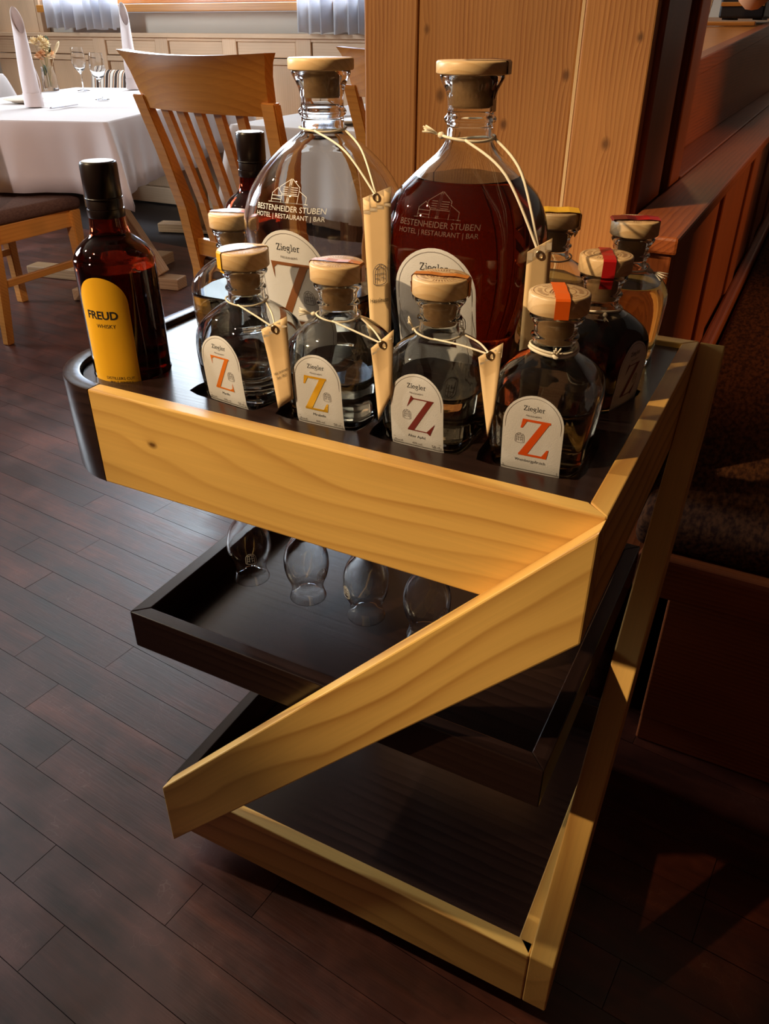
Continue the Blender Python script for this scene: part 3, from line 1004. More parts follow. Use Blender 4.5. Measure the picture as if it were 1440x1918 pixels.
# ------------------------------------------------------------------ chairs
def chair_parts(root):
    m = MT['chair']
    # seat
    bm = bmesh.new(); box_bm(bm, 0.45, 0.43, 0.05, bev=0.02, seg=3)
    for v in bm.verts:
        v.co.z += 0.012 * (1 - (v.co.x / 0.23) ** 2) * (1 - (v.co.y / 0.22) ** 2) if v.co.z > 0 else 0
        k = 1 - 0.10 * (0.21 - v.co.y) / 0.42
        v.co.x *= k
    link('seat', bm_mesh('seat', bm, MT['seat'], True), root, (0, 0.01, 0.440), label='dark brown padded seat')
    for s in (-1, 1):
        # front legs, tapered
        bm = bmesh.new()
        pts = [(0.0, 0.026, 0.014), (0.18, 0.020, 0.018), (0.415, 0.024, 0.024)]
        rings = []
        for z, w, _ in pts:
            w2 = 0.014 + (w - 0.014) * min(1, 0.3 + z * 2)
            rings.append([bm.verts.new((s * 0.195 + dx * w2, 0.19 + dy * w2, z)) for dx, dy in ((-1, -1), (1, -1), (1, 1), (-1, 1))])
        for a, b in zip(rings, rings[1:]):
            for i in range(4): bm.faces.new((a[i], a[(i + 1) % 4], b[(i + 1) % 4], b[i]))
        bm.faces.new(rings[0][::-1]); bm.faces.new(rings[-1])
        bmesh.ops.bevel(bm, geom=list(bm.edges), offset=0.003, segments=2, affect='EDGES')
        lg_ = link('leg', bm_mesh('leg', bm, m), root)
        lathe('glide', [(0, -0.004), (0.009, -0.004), (0.009, 0.0), (0, 0.0)], MT['steel'], lg_, (s * 0.195, 0.19, 0.004), seg=12)
        # back legs run up into the backrest
        bm = bmesh.new(); rings = []
        for z, x, yy, w, d in ((0.0, 0.185, -0.235, 0.015, 0.015), (0.2, 0.185, -0.21, 0.018, 0.019), (0.43, 0.188, -0.195, 0.020, 0.022), (0.6, 0.198, -0.218, 0.021, 0.018), (0.75, 0.212, -0.258, 0.0215, 0.014), (0.88, 0.226, -0.298, 0.022, 0.012)):
            rings.append([bm.verts.new((s * x + dx * w, yy + dy * d, z)) for dx, dy in ((-1, -1), (1, -1), (1, 1), (-1, 1))])
        for a, b in zip(rings, rings[1:]):
            for i in range(4): bm.faces.new((a[i], a[(i + 1) % 4], b[(i + 1) % 4], b[i]))
        bm.faces.new(rings[0][::-1]); bm.faces.new(rings[-1])
        bmesh.ops.bevel(bm, geom=list(bm.edges), offset=0.003, segments=2, affect='EDGES')
        link('leg', bm_mesh('leg', bm, m), root)
        ybox('side_rail', 0.022, 0.37, 0.062, (s * 0.192, -0.002, 0.385), m, root)
        ybox('stretcher', 0.016, 0.38, 0.026, (s * 0.19, -0.01, 0.215), m, root)
    box('front_rail', 0.36, 0.022, 0.062, (0, 0.19, 0.385), m, root)
    box('back_rail', 0.35, 0.022, 0.062, (0, -0.195, 0.385), m, root)
    box('back_bottom_rail', 0.37, 0.02, 0.045, (0, -0.205, 0.495), m, root)
    # flared curved top rail
    vs, fs = [], []
    nx = 16; zs = [(-0.058, 0.217), (-0.02, 0.224), (0.02, 0.232), (0.045, 0.242), (0.062, 0.252)]
    idx = {}
    for side in (0, 1):
        for j, (dz, hw) in enumerate(zs):
            for i in range(nx + 1):
                u = -1 + 2 * i / nx
                x = hw * u
                yy = -0.297 - dz * 0.30 - 0.030 * (1 - u * u) + (0.013 if side else -0.013)
                if dz > 0.06: yy += -0.006 if not side else 0.004
                idx[side, j, i] = len(vs); vs.append((x, yy, 0.908 + dz + 0.008 * u * u * (j / 4)))
    nz = len(zs)
    for j in range(nz - 1):
        for i in range(nx):
            fs.append((idx[0, j, i], idx[0, j, i + 1], idx[0, j + 1, i + 1], idx[0, j + 1, i]))
            fs.append((idx[1, j, i + 1], idx[1, j, i], idx[1, j + 1, i], idx[1, j + 1, i + 1]))
    for i in range(nx):
        fs.append((idx[0, nz - 1, i], idx[0, nz - 1, i + 1], idx[1, nz - 1, i + 1], idx[1, nz - 1, i]))
        fs.append((idx[1, 0, i], idx[1, 0, i + 1], idx[0, 0, i + 1], idx[0, 0, i]))
    for j in range(nz - 1):
        fs.append((idx[1, j, 0], idx[0, j, 0], idx[0, j + 1, 0], idx[1, j + 1, 0]))
        fs.append((idx[0, j, nx], idx[1, j, nx], idx[1, j + 1, nx], idx[0, j + 1, nx]))
    me = mesh_from('top_rail', vs, fs, m, True)
    o = link('top_rail', me, root)
    try: me.set_sharp_from_angle(angle=R(40))
    except Exception: pass
    # five slats
    for k in range(5):
        u = -0.66 + 0.33 * k
        bm = bmesh.new(); rings = []
        for z, xs, yy in ((0.50, 0.165, -0.203), (0.62, 0.178, -0.222), (0.75, 0.190, -0.258), (0.862, 0.202, -0.290)):
            yy -= 0.024 * (1 - u * u) * (z - 0.5) / 0.36
            rings.append([bm.verts.new((u * xs + dx * 0.013, yy + dy * 0.007, z)) for dx, dy in ((-1, -1), (1, -1), (1, 1), (-1, 1))])
        for a, b in zip(rings, rings[1:]):
            for i in range(4): bm.faces.new((a[i], a[(i + 1) % 4], b[(i + 1) % 4], b[i]))
        bm.faces.new(rings[0][::-1]); bm.faces.new(rings[-1])
        link('slat', bm_mesh('slat', bm, m), root)


def copy_tree(root, loc, rz, label):
    r = root.copy(); COL.objects.link(r); r.location = loc; r.rotation_euler = (0, 0, rz); r['label'] = label
    for ch in list(root.children):
        c = ch.copy(); COL.objects.link(c); c.parent = r
        for g in list(ch.children):
            d = g.copy(); COL.objects.link(d); d.parent = c
    return r


ch = thing('dining_chair', 'slatted wooden dining chair seen from behind between the whisky bottles', 'chair', (-1.235, 1.456, 0), R(-9.3), 'wooden dining chairs')
chair_parts(ch)
copy_tree(ch, (-2.69, 1.60, 0), R(2), 'wooden chair at far left, only its brown padded seat and legs showing')
copy_tree(ch, (-0.975, 2.06, 0), R(-4), 'wooden dining chair mostly hidden between the big clear bottle and the post')

# ------------------------------------------------------------------ tables
def table_cloth(name, c, ang, L, Wd, drop, label, hz=0.73, seedv=1, corner_w=1.0):
    rnd = random.Random(seedv)
    n = 320
    def per(t):
        # rounded rectangle perimeter, t in 0..1
        a, b, r = L / 2, Wd / 2, 0.012
        segs = [2 * a, 2 * b, 2 * a, 2 * b]; tot = sum(segs); d = t * tot
        for k, s in enumerate(segs):
            if d <= s:
                q = d
                if k == 0: return (-a + q, -b), (0, -1), min(q, s - q)
                if k == 1: return (a, -b + q), (1, 0), min(q, s - q)
                if k == 2: return (a - q, b), (0, 1), min(q, s - q)
                return (-a, b - q), (-1, 0), min(q, s - q)
            d -= s
        return (-a, -b), (0, -1), 0
    vs, fs = [], []
    lev = [0, 0.02, 0.08, 0.25, 0.5, 0.75, 1.0]
    ph = rnd.random() * 6
    for li, l in enumerate(lev):
        for i in range(n):
            (x, yy), (nx_, ny_), dc = per(i / n)
            # blend the normal round the corners
            kx = x / (L / 2); ky = yy / (Wd / 2)
            cw = max(0, 1 - dc / 0.16)
            dx_, dy_ = nx_, ny_
            if cw > 0:
                dd = Vector((math.copysign(1, kx) if abs(kx) > .6 else 0, math.copysign(1, ky) if abs(ky) > .6 else 0))
                if dd.length: dd.normalize(); dx_ = nx_ * (1 - cw) + dd.x * cw; dy_ = ny_ * (1 - cw) + dd.y * cw
            s_ = i / n * (2 * L + 2 * Wd)
            w1_ = math.sin(s_ * 9 + ph); w2_ = math.sin(s_ * 17 + 1.3 * ph)
            amp = 0.030 * w1_ * abs(w1_) + 0.016 * w2_ ** 3 + 0.085 * cw ** 2 * math.cos(min(1.0, dc / 0.16) * 5.5)
            out = 0.006 * min(1, l * 12) + amp * l ** 0.9 + 0.02 * l
            z = hz - 0.004 * min(1, l * 20) - drop * l * (1 + 0.16 * cw ** 2 * l)
            vs.append((x + dx_ * out, yy + dy_ * out, z))
    for k in range(len(lev) - 1):
        for i in range(n):
            j = (i + 1) % n
            fs.append((k * n + i, (k + 1) * n + i, (k + 1) * n + j, k * n + j))
    fs.append(tuple(range(n)))
    me = mesh_from(name, vs, fs, MT['cloth'], True)
    me.polygons[-1].use_smooth = False
    o = link(name, me, None, (c[0], c[1], 0), (0, 0, ang))
    md = o.modifiers.new('thickness', 'SOLIDIFY'); md.thickness = 0.002; md.offset = -1
    return tag(o, label, 'tablecloth', 'white tablecloths')


def trestle_table(c, ang, L, Wd, label, hz=0.726):
    t = thing('dining_table', label, 'table', (c[0], c[1], 0), ang, 'dining tables')
    box('table_top', L - 0.03, Wd - 0.03, 0.03, (0, 0, hz - 0.017), MT['trestle'], t, 0.004)
    return t


T1A = R(70.2)          # long axis of the first table runs away from the camera
e1 = Vector((-0.94, -0.345)); e2 = Vector((-0.33, 0.944))
K = Vector((-2.28, 1.84))
T1 = K + e1 * 0.5 + e2 * 0.88
A1 = math.atan2(e2.y, e2.x)
t1 = trestle_table(T1, A1, 1.76, 1.0, 'wooden table under white cloth at left, its splayed trestle feet showing')
def world_part(nm, p0, p1, w, h, mat, parent, bev=0.004):
    p0, p1 = Vector(p0), Vector(p1)
    d = p1 - p0; L = d.length
    bm = bmesh.new(); box_bm(bm, L, w, h, bev=bev)
    q = d.to_track_quat('X', 'Z')
    o = link(nm, bm_mesh(nm, bm, mat), parent)
    o.matrix_local = parent.matrix_basis.inverted() @ (Matrix.Translation((p0 + p1) / 2) @ q.to_matrix().to_4x4())
    return o
bpy.context.view_layer.update()
cB = Vector((-2.78, 2.27, 0))
world_part('foot', (-2.66, 1.90, 0.025), (-2.80, 2.62, 0.025), 0.085, 0.05, MT['trestle'], t1)
world_part('foot', (-3.20, 2.12, 0.0255), (-2.40, 2.262, 0.0255), 0.085, 0.05, MT['trestle'], t1)
world_part('brace', (-2.50, 2.245, 0.055), (-2.72, 2.21, 0.40), 0.05, 0.07, MT['trestle'], t1)
world_part('column', (-2.74, 2.22, 0.04), (-2.74, 2.22, 0.70), 0.11, 0.11, MT['trestle'], t1)
world_part('foot', (-3.30, 3.15, 0.025), (-2.85, 3.3, 0.025), 0.085, 0.05, MT['trestle'], t1)
world_part('column', (-3.08, 3.22, 0.04), (-3.08, 3.22, 0.70), 0.11, 0.11, MT['trestle'], t1)
table_cloth('tablecloth', T1, A1, 1.76, 1.0, 0.245, 'white cloth on the left table laid with vase and tall napkins', seedv=3)

C2 = Vector((-1.83, 1.98)); A2 = R(2)
d2 = Vector((math.cos(A2), math.sin(A2))); p2 = Vector((-d2.y, d2.x))
T2 = C2 + d2 * 0.6 + p2 * 0.5
t2 = trestle_table(T2, A2, 1.2, 1.0, 'wooden table under white cloth behind the slatted chair')
bpy.context.view_layer.update()
for sx in (-0.35, 0.35):
    vbox('column', 0.09, 0.09, 0.66, (sx, 0, 0.37), MT['trestle'], t2)
    ybox('foot', 0.08, 0.7, 0.05, (sx, 0, 0.025), MT['trestle'], t2)
table_cloth('tablecloth', T2, A2, 1.2, 1.0, 0.27, 'white cloth on the table behind the slatted chair', seedv=5)

T3 = Vector((-4.92, 2.84))
t3 = trestle_table(T3, R(2), 0.9, 0.8, 'small cloth covered table glimpsed at the left edge of the photo', hz=0.776)
vbox('column', 0.1, 0.1, 0.7, (0, 0, 0.40), MT['trestle'], t3); box('foot', 0.6, 0.6, 0.05, (0, 0, 0.025), MT['trestle'], t3)
table_cloth('tablecloth', T3, R(2), 0.9, 0.8, 0.24, 'white cloth of the small table at the left photo edge', hz=0.78, seedv=9)

ZT = 0.734


def napkin(x, y, label, h=0.34, rz=0.0, lean=0.0):
    t = thing('napkin_cone', label, 'napkin', (x, y, ZT), rz, 'tall folded napkins')
    vs, fs = [], []
    n = 28
    for li in range(13):
        l = li / 12
        for i in range(n):
            a = 2 * PI * i / n
            r = 0.036 - 0.007 * l + 0.002 * math.cos(a - l * 3)
            top = h * (0.87 + 0.13 * math.cos(a + 0.2))
            z = l * top
            fl_ = 1 - 0.28 * max(0.0, (l - .35) / .65)
            vs.append((r * math.cos(a) * (1 + .15 * l) + lean * l, r * math.sin(a) * fl_, z))
    for li in range(12):
        for i in range(n):
            a = li * n + i; b = li * n + (i + 1) % n
            fs.append((a, b, b + n, a + n))
    o = link('rolled_cloth', mesh_from('rolled_cloth', vs, fs, MT['napkin'], True), t)
    o.modifiers.new('t', 'SOLIDIFY').thickness = 0.003
    # spiral fold edge and cuff
    sp = [(0.0385 * math.cos(a) + lean * 0.5 * l, 0.0385 * math.sin(a), 0.05 + 0.2 * l) for l in [i / 20 for i in range(21)] for a in [-2.4 + 2.6 * l]]
    tube('fold_edge', sp, 0.0022, MT['napkin'], t, seg=6)
    lathe('cuff', [(0.0365, 0.0), (0.0395, 0.001), (0.0392, 0.05), (0.037, 0.052), (0.0355, 0.05)], MT['napkin'], t, seg=28)
    return t


napkin(-2.965, 2.125, 'tall white rolled napkin cone at near left corner of the laid table', 0.36, R(160))
napkin(-3.36, 3.16, 'tall white rolled napkin cone farther back behind the chair back', 0.40, R(150))


def wine_glass(x, y, label, h, r):
    t = thing('wine_glass', label, 'glass', (x, y, ZT), 0, 'wine glasses on the laid table')
    prof = [(0, 0.001), (r * 0.9, 0.001), (r * 0.88, 0.003), (0.008, 0.006), (0.0035, 0.012), (0.0032, h * 0.38), (0.006, h * 0.42), (r * 0.72, h * 0.52), (r, h * 0.66), (r * 0.95, h * 0.82), (r * 0.82, h),
            (r * 0.80, h), (r * 0.92, h * 0.82), (r * 0.965, h * 0.66), (r * 0.68, h * 0.53), (0, h * 0.45)]
    lathe('glass_body', prof, MT['thin_glass'], t, seg=32)
    return t


wine_glass(-3.50, 2.93, 'wine glass nearer the vase on the laid table', 0.20, 0.036)
wine_glass(-2.976, 2.531, 'wine glass standing nearer the chair back', 0.19, 0.036)
va = thing('bud_vase', 'small ribbed glass vase holding dried flowers on the laid table', 'vase', (-3.66, 2.86, ZT))
lathe('vase_body', [(0, 0), (0.038, 0), (0.040, 0.01), (0.037, 0.06), (0.031, 0.10), (0.032, 0.112), (0.029, 0.112), (0.028, 0.10), (0.033, 0.06), (0.036, 0.014), (0, 0.012)], MT['thin_glass'], va, seg=48, ribs=12, ribamp=0.02)
fl = thing('dried_flowers', 'small bunch of cream dried flowers with dark green leaves in the glass vase', 'flowers', (-3.66, 2.86, ZT + 0.02))
rf = random.Random(4)
for k in range(11):
    a = rf.uniform(0, 6.28); rr = rf.uniform(0.005, 0.055); hh = rf.uniform(0.115, 0.21)
    tip = Vector((rr * math.cos(a), rr * math.sin(a), hh))
    tube('stem', bez([(0.3 * tip.x, 0.3 * tip.y, 0), (0.4 * tip.x, 0.4 * tip.y, hh * 0.5), tip], 4), 0.0012, MT['stem'], fl, seg=5)
    bm = bmesh.new()
    for q in range(14):
        b = q * 2.4; t_ = -0.5 + 1.5 * (q / 14)
        r0 = 0.030
        m_ = Matrix.Translation(tip) @ Matrix.Rotation(b, 4, 'Z') @ Matrix.Rotation(-t_ * 1.2, 4, 'Y')
        v = [bm.verts.new(m_ @ Vector(p)) for p in ((0, 0, 0), (r0 * .6, -r0 * .5, .004), (r0, 0, .010), (r0 * .6, r0 * .5, .004))]
        bm.faces.new(v)
    link('blossom', bm_mesh('blossom', bm, MT['petal' if k % 3 else 'petalp']), fl)
for k, (a, hh) in enumerate(((0.6, 0.20), (0.9, 0.165), (3.4, 0.07))):
    tip = Vector((0.02 * math.cos(a), 0.02 * math.sin(a), hh))
    bm = bmesh.new()
    pts = [(-0.004, 0, -0.02), (-0.02, 0.003, 0.0), (-0.014, 0.004, 0.022), (0, 0.002, 0.032), (0.014, 0.004, 0.022), (0.02, 0.003, 0), (0.004, 0, -0.02)]
    bm.faces.new([bm.verts.new(Vector(p) + tip) for p in pts])
    link('leaf', bm_mesh('leaf', bm, MT['leaf']), fl)
tube('feather_grass', bez([(0, 0, 0), (0.03, 0.02, 0.12), (0.075, 0.04, 0.205)], 6), [0.001] * 8 + [0.005, 0.008, 0.008, 0.006, 0.002], MT['petal'], fl, seg=6)


def knife(x, y, a, label):
    t = thing('table_knife', label, 'cutlery', (x, y, ZT + 0.002), a)
    bm = bmesh.new()
    pts = [(0, -.006), (.09, -.005), (.095, -.009), (.19, -.008), (.205, 0.002), (.19, .006), (.095, .006), (.09, .005), (0, .006)]
    f = bm.faces.new([bm.verts.new((px_, py_, 0)) for px_, py_ in pts])
    e = bmesh.ops.extrude_face_region(bm, geom=[f]); bmesh.ops.translate(bm, vec=(0, 0, 0.003), verts=[v for v in e['geom'] if isinstance(v, bmesh.types.BMVert)])
    link('blade', bm_mesh('blade', bm, MT['steel']), t)
    box('handle', 0.092, 0.013, 0.006, (0.045, 0, 0.003), MT['steel'], t, 0.002)
    return t


knife(-2.80, 2.06, math.atan2(0.341, -0.084), 'steel table knife near the front corner of the laid table')
knife(-3.02, 2.86, math.atan2(0.30, -0.10), 'steel table knife beyond the nearer wine glass')


def plate(x, y, z, r, label):
    t = thing('side_plate', label, 'plate', (x, y, z))
    lathe('dish', [(0, 0.001), (r * .6, 0.001), (r * .65, 0.004), (r, 0.012), (r, 0.015), (r * .63, 0.008), (0, 0.006)], MT['porcelain'], t, seg=40)
    return t


plate(-3.18, 2.26, ZT, 0.085, 'cream side plate at the left edge of the laid table')
plate(-1.47, 2.17, ZT, 0.085, 'cream side plate on the table behind the big clear bottle')
knife(-1.50, 2.12, R(60), 'steel knife lying across the cream side plate behind the bottle').location.z = ZT + 0.018
mn = thing('menu_folder', 'dark edged white menu folder at the table edge beside the post', 'menu', (-1.20, 2.12, ZT), R(8))
box('cover', 0.16, 0.24, 0.006, (0, 0, 0.003), MT['menu'], mn, 0.001)
box('page', 0.15, 0.23, 0.003, (0, 0.004, 0.0075), MT['cloth'], mn, 0.001)
# wall bench with a striped pillow behind the table
wbn = thing('wall_bench', 'pale wooden bench along the panelled back wall', 'bench', (-3.6, 3.62, 0))
box('seat_board', 3.6, 0.40, 0.03, (0, 0.02, 0.425), MT['panel'], wbn, 0.005)
for sx in (-1.7, -0.6, 0.6, 1.7): vbox('support', 0.04, 0.32, 0.41, (sx, 0, 0.205), MT['panel'], wbn)
bm = bmesh.new(); box_bm(bm, 0.36, 0.12, 0.34, bev=0.05, seg=4)
pl = link('striped_pillow', bm_mesh('striped_pillow', bm, MT['pillow'], True), None, (-4.02, 3.70, 0.625), (R(-14), 0, R(6)))
tag(pl, 'black, white and orange striped pillow on the wall bench behind wine glasses', 'pillow')

# ------------------------------------------------------------------ the trolley
H = 0.7147
G0 = 0.03
tr = thing('serving_trolley', 'drinks trolley of pale pine with zigzag frame and dark stained trays', 'trolley', (0, 0, 0))
PW, PDp, PT = 0.525, 0.4372, 0.0172
zP = H - 0.1068
pw = MT['pine']
# upper pine panels, mitred
prism('front_panel', [(-PW, zP), (0, zP), (0, H), (-PW, H)], 0.0, PT, MT['pine_front'], tr, 0.0018, ((-PW / 2, (zP + H) / 2), 0.0))


def yprism(name, x0, x1, y0, y1, z0, z1, mat, bev=0.0018, label=None):
    bm = bmesh.new(); box_bm(bm, y1 - y0, x1 - x0, z1 - z0, bev=bev)
    return link(name, bm_mesh(name, bm, mat), tr, ((x0 + x1) / 2, (y0 + y1) / 2, (z0 + z1) / 2), (0, 0, PI / 2), label)


def mitre_y(name, pts, z0, z1, mat, grain_y=True):
    """plan polygon extruded upward, grain along y (or x)"""
    bm = bmesh.new()
    a = [bm.verts.new((x, y, z0)) for x, y in pts]; b = [bm.verts.new((x, y, z1)) for x, y in pts]
    n = len(pts)
    bm.faces.new(a[::-1]); bm.faces.new(b)
    for i in range(n): bm.faces.new((a[i], a[(i + 1) % n], b[(i + 1) % n], b[i]))
    bmesh.ops.bevel(bm, geom=list(bm.edges), offset=0.0012, segments=2, affect='EDGES', profile=0.5)
    cx = sum(p[0] for p in pts) / n; cy = sum(p[1] for p in pts) / n; cz = (z0 + z1) / 2
    m = Matrix.Translation((cx, cy, cz))
    rot = (0, 0, PI / 2) if grain_y else (0, 0, 0)
    if grain_y: m = m @ Matrix.Rotation(PI / 2, 4, 'Z')
    bmesh.ops.transform(bm, matrix=m.inverted(), verts=bm.verts)
    return link(name, bm_mesh(name, bm, mat), tr, (cx, cy, cz), rot)


tr.children[0].data.transform(Matrix())  # front panel keeps square ends; the mitre shows on the side rail
mitre_y('side_panel', [(0, 0.0002), (0, PDp), (-PT, PDp - PT), (-PT, PT + 0.0002)], zP, H, pw)
# cut the front panel's right end to the mitre
_fp = tr.children[0].data
for v in _fp.vertices:
    if v.co.x > PW / 2 - 0.004 and v.co.y > PT / 2: v.co.x -= PT
mitre_y('back_panel', [(-PW, PDp), (-PW, PDp - PT), (-PT, PDp - PT), (0, PDp)], zP, H, pw, False)
# dark rounded end piece on the left: an open U of bent wood
XL = -0.612; RC = 0.087
def upath(off):
    P = [(-PW, 0.0 + off)]
    for i in range(0, 13):
        a = R(270 - 90 * i / 12)
        P.append((XL + RC + (RC - off) * math.cos(a), RC + (RC - off) * math.sin(a)))
    for i in range(0, 13):
        a = R(180 - 90 * i / 12)
        P.append((XL + RC + (RC - off) * math.cos(a), PDp - RC + (RC - off) * math.sin(a)))
    P.append((-PW, PDp - off))
    return P
def strip_mesh(name, po, pi_, z0, z1, mat, bev=0.0015):
    bm = bmesh.new(); n = len(po)
    g = [[bm.verts.new((p[0], p[1], z)) for p in q] for q in (po, pi_) for z in (z0, z1)]
    o0, o1, i0, i1 = g
    for k in range(n - 1):
        bm.faces.new((o0[k + 1], o0[k], o1[k], o1[k + 1])); bm.faces.new((i0[k], i0[k + 1], i1[k + 1], i1[k]))
        bm.faces.new((o1[k], i1[k], i1[k + 1], o1[k + 1])); bm.faces.new((o0[k], o0[k + 1], i0[k + 1], i0[k]))
    bm.faces.new((o0[0], i0[0], i1[0], o1[0])); bm.faces.new((i0[-1], o0[-1], o1[-1], i1[-1]))
    bm.edges.ensure_lookup_table()
    es = [e for e in bm.edges if all(abs(v.co.z - z1) < 1e-6 for v in e.verts) and len(e.link_faces) == 2 and abs(e.link_faces[0].normal.dot(e.link_faces[1].normal)) < .5]
    bmesh.ops.recalc_face_normals(bm, faces=bm.faces)
    es = [e for e in bm.edges if abs(e.verts[0].co.z - e.verts[1].co.z) < 1e-6 and len(e.link_faces) == 2 and e.link_faces[0].normal.angle(e.link_faces[1].normal, 0) > 1]
    bmesh.ops.bevel(bm, geom=es, offset=bev, segments=2, affect='EDGES', profile=0.5)
    return bm_mesh(name, bm, mat, True, R(35))
link('end_rim', strip_mesh('end_rim', upath(0), upath(0.018), zP, H, MT['wenge']), tr, label='dark stained bent wood end of the tray')
# dark deck board with cut recesses
DZ = H - 0.006
small_xy = [(-0.3925, 0.1015), (-0.2885, 0.1015), (-0.1865, 0.103), (-0.0835, 0.105)]
back_xy = (-0.508, 0.236); dark_xy = (-0.080, 0.243)
big_xy = [(-0.378, 0.232), (-0.2195, 0.232)]
freud_xy = [(-0.5355, 0.0770), (-0.5530, 0.347)]
deck_out = [(-PT - 0.001, PT + 0.001), (-PT - 0.001, PDp - PT - 0.001)] + upath(0.0205)[::-1][1:-1]
def circle(c, r, n=28): return [(c[0] + r * math.cos(2 * PI * i / n), c[1] + r * math.sin(2 * PI * i / n)) for i in range(n)]
def rsq(c, a, ang=0.0, n=28, e=9.0):
    return [(c[0] + x * math.cos(ang) - y_ * math.sin(ang), c[1] + x * math.sin(ang) + y_ * math.cos(ang)) for x, y_ in (sqr(a, e, 2 * PI * (i + .5) / n) for i in range(n))]
SA = [R(-7), R(1), 0.0, R(3)]
holes = [rsq((c[0], c[1] - 0.0065), 0.0475, a) for c, a in zip(small_xy, SA)] + [rsq(back_xy, 0.0425), rsq(dark_xy, 0.0425, R(-16))]
holes += [rsq(big_xy[0], 0.0690, R(-2)), rsq(big_xy[1], 0.0690, R(1))]
holes += [circle(freud_xy[0], 0.0410), circle(freud_xy[1], 0.0410)]
_cu = bpy.data.curves.new('deck', 'CURVE'); _cu.dimensions = '2D'; _cu.fill_mode = 'BOTH'; _cu.extrude = 0.005
def spl(pts):
    s = _cu.splines.new('POLY'); s.points.add(len(pts) - 1)
    for q, (a, b) in zip(s.points, pts): q.co = (a, b, 0, 1)
    s.use_cyclic_u = True
spl(deck_out)
for hh in holes: spl(hh)
_co = bpy.data.objects.new('deck', _cu); COL.objects.link(_co)
_dg = bpy.context.evaluated_depsgraph_get(); _dg.update()
_dm = bpy.data.meshes.new_from_object(_co.evaluated_get(_dg))
bpy.data.objects.remove(_co); bpy.data.curves.remove(_cu)
_dm.materials.clear(); _dm.materials.append(MT['wenge'])
link('deck_board', _dm, tr, (0, 0, DZ - 0.005), label='dark stained deck with cut-outs for the bottles')
RB = DZ - 0.010
box('under_board', PW - 2 * PT + 0.03, PDp - 2 * PT - 0.004, 0.012, (-PW / 2 - 0.016, PDp / 2, RB - 0.0065), MT['wenge'], tr, 0.001)
box('under_board', 0.055, 0.30, 0.012, (-PW - 0.03, PDp / 2 + 0.005, RB - 0.0065), MT['wenge'], tr, 0.001)
link('under_board', strip_mesh('under_board', upath(0.019), upath(0.0775), RB - 0.0125, RB - 0.0005, MT['wenge'], 0.0005), tr)
# zigzag diagonals
TD = 0.0226
LX = 0.5151
ztop, zd1 = H, 0.1123 + G0
prism('front_diagonal', [(0, H), (0, zP), (-LX, G0), (-LX, zd1)], -TD, -0.0003, pw, tr, 0.0018, ((-LX / 2, 0.37), math.atan2(H - zd1, LX)), label='pine diagonal lit bright along its upper edge')
TRD = 0.0293


def side_prism(name, pts, x0, x1, mat, ang, label=None):
    """polygon in (y,z) extruded along x; grain at angle ang in the yz plane"""
    bm = bmesh.new()
    a = [bm.verts.new((x0, y_, z)) for y_, z in pts]; b = [bm.verts.new((x1, y_, z)) for y_, z in pts]
    n = len(pts)
    bm.faces.new(a[::-1]); bm.faces.new(b)
    for i in range(n): bm.faces.new((a[i], a[(i + 1) % n], b[(i + 1) % n], b[i]))
    bmesh.ops.bevel(bm, geom=list(bm.edges), offset=0.0018, segments=2, affect='EDGES', profile=0.5)
    cy = sum(p[0] for p in pts) / n; cz = sum(p[1] for p in pts) / n
    m = Matrix.Translation(((x0 + x1) / 2, cy, cz)) @ Matrix.Rotation(PI / 2, 4, 'Z') @ Matrix.Rotation(-ang, 4, 'Y')
    bmesh.ops.transform(bm, matrix=m.inverted(), verts=bm.verts)
    o = link(name, bm_mesh(name, bm, mat), tr, label=label)
    o.matrix_local = m
    return o


zb = 0.0939 + G0
side_prism('side_diagonal', [(0, G0), (0, zb), (PDp, H), (PDp, zP)], 0.0004, TRD, pw, math.atan2(H - zb, PDp))
# base rails
prism('base_rail', [(-LX, G0), (0, G0), (0, zb), (-LX, zb)], 0.0, PT + 0.0003, pw, tr, 0.0018, ((-LX / 2, (G0 + zb) / 2), 0.0))
_fp = tr.children[-1].data
for v in _fp.vertices:
    if v.co.x > LX / 2 - 0.004 and v.co.y > PT / 2: v.co.x -= PT
mitre_y('base_rail', [(0, 0.0002), (0, PDp), (-PT, PDp), (-PT, PT + 0.0002)], G0, zb, pw)
mitre_y('base_rail', [(-LX, PDp), (-LX, PDp - PT), (-PT - .0003, PDp - PT), (-PT - .0003, PDp)], G0, zb, MT['wenge'], False)
link('base_rail', None, tr) if False else None
XB = -0.5298
mitre_y('shelf_rim', [(XB, 0.0), (XB, PDp), (XB + 0.0175, PDp), (XB + 0.0175, PT)], G0 + 0.01, zb, MT['wenge'])
box('lower_shelf', LX - PT - 0.002, PDp - 2 * PT, 0.012, (-(LX) / 2 - 0.005, PDp / 2, 0.062), MT['wenge'], tr, 0.001)
# middle tray
zM = 0.3901 + G0
XM = -0.5381; YM = 0.0055; hM = 0.0537; tM = 0.0178
mitre_y('middle_tray_rim', [(XM, YM), (-0.0175, YM), (-0.0175 - tM, YM + tM), (XM + tM, YM + tM)], zM - hM, zM, MT['wenge'], False)
mitre_y('middle_tray_rim', [(XM, YM + .0003), (XM + tM, YM + tM + .0003), (XM + tM, PDp - tM), (XM, PDp)], zM - hM, zM, MT['wenge'])
mitre_y('middle_tray_rim', [(-0.0175, YM + .0003), (-0.0175, PDp), (-0.0175 - tM, PDp - tM), (-0.0175 - tM, YM + tM + .0003)], zM - hM, zM, MT['wenge'])
mitre_y('middle_tray_rim', [(XM, PDp + .0003), (XM + tM, PDp - tM + .0003), (-0.0175 - tM, PDp - tM + .0003), (-0.0175, PDp + .0003)], zM - hM, zM, MT['wenge'], False)
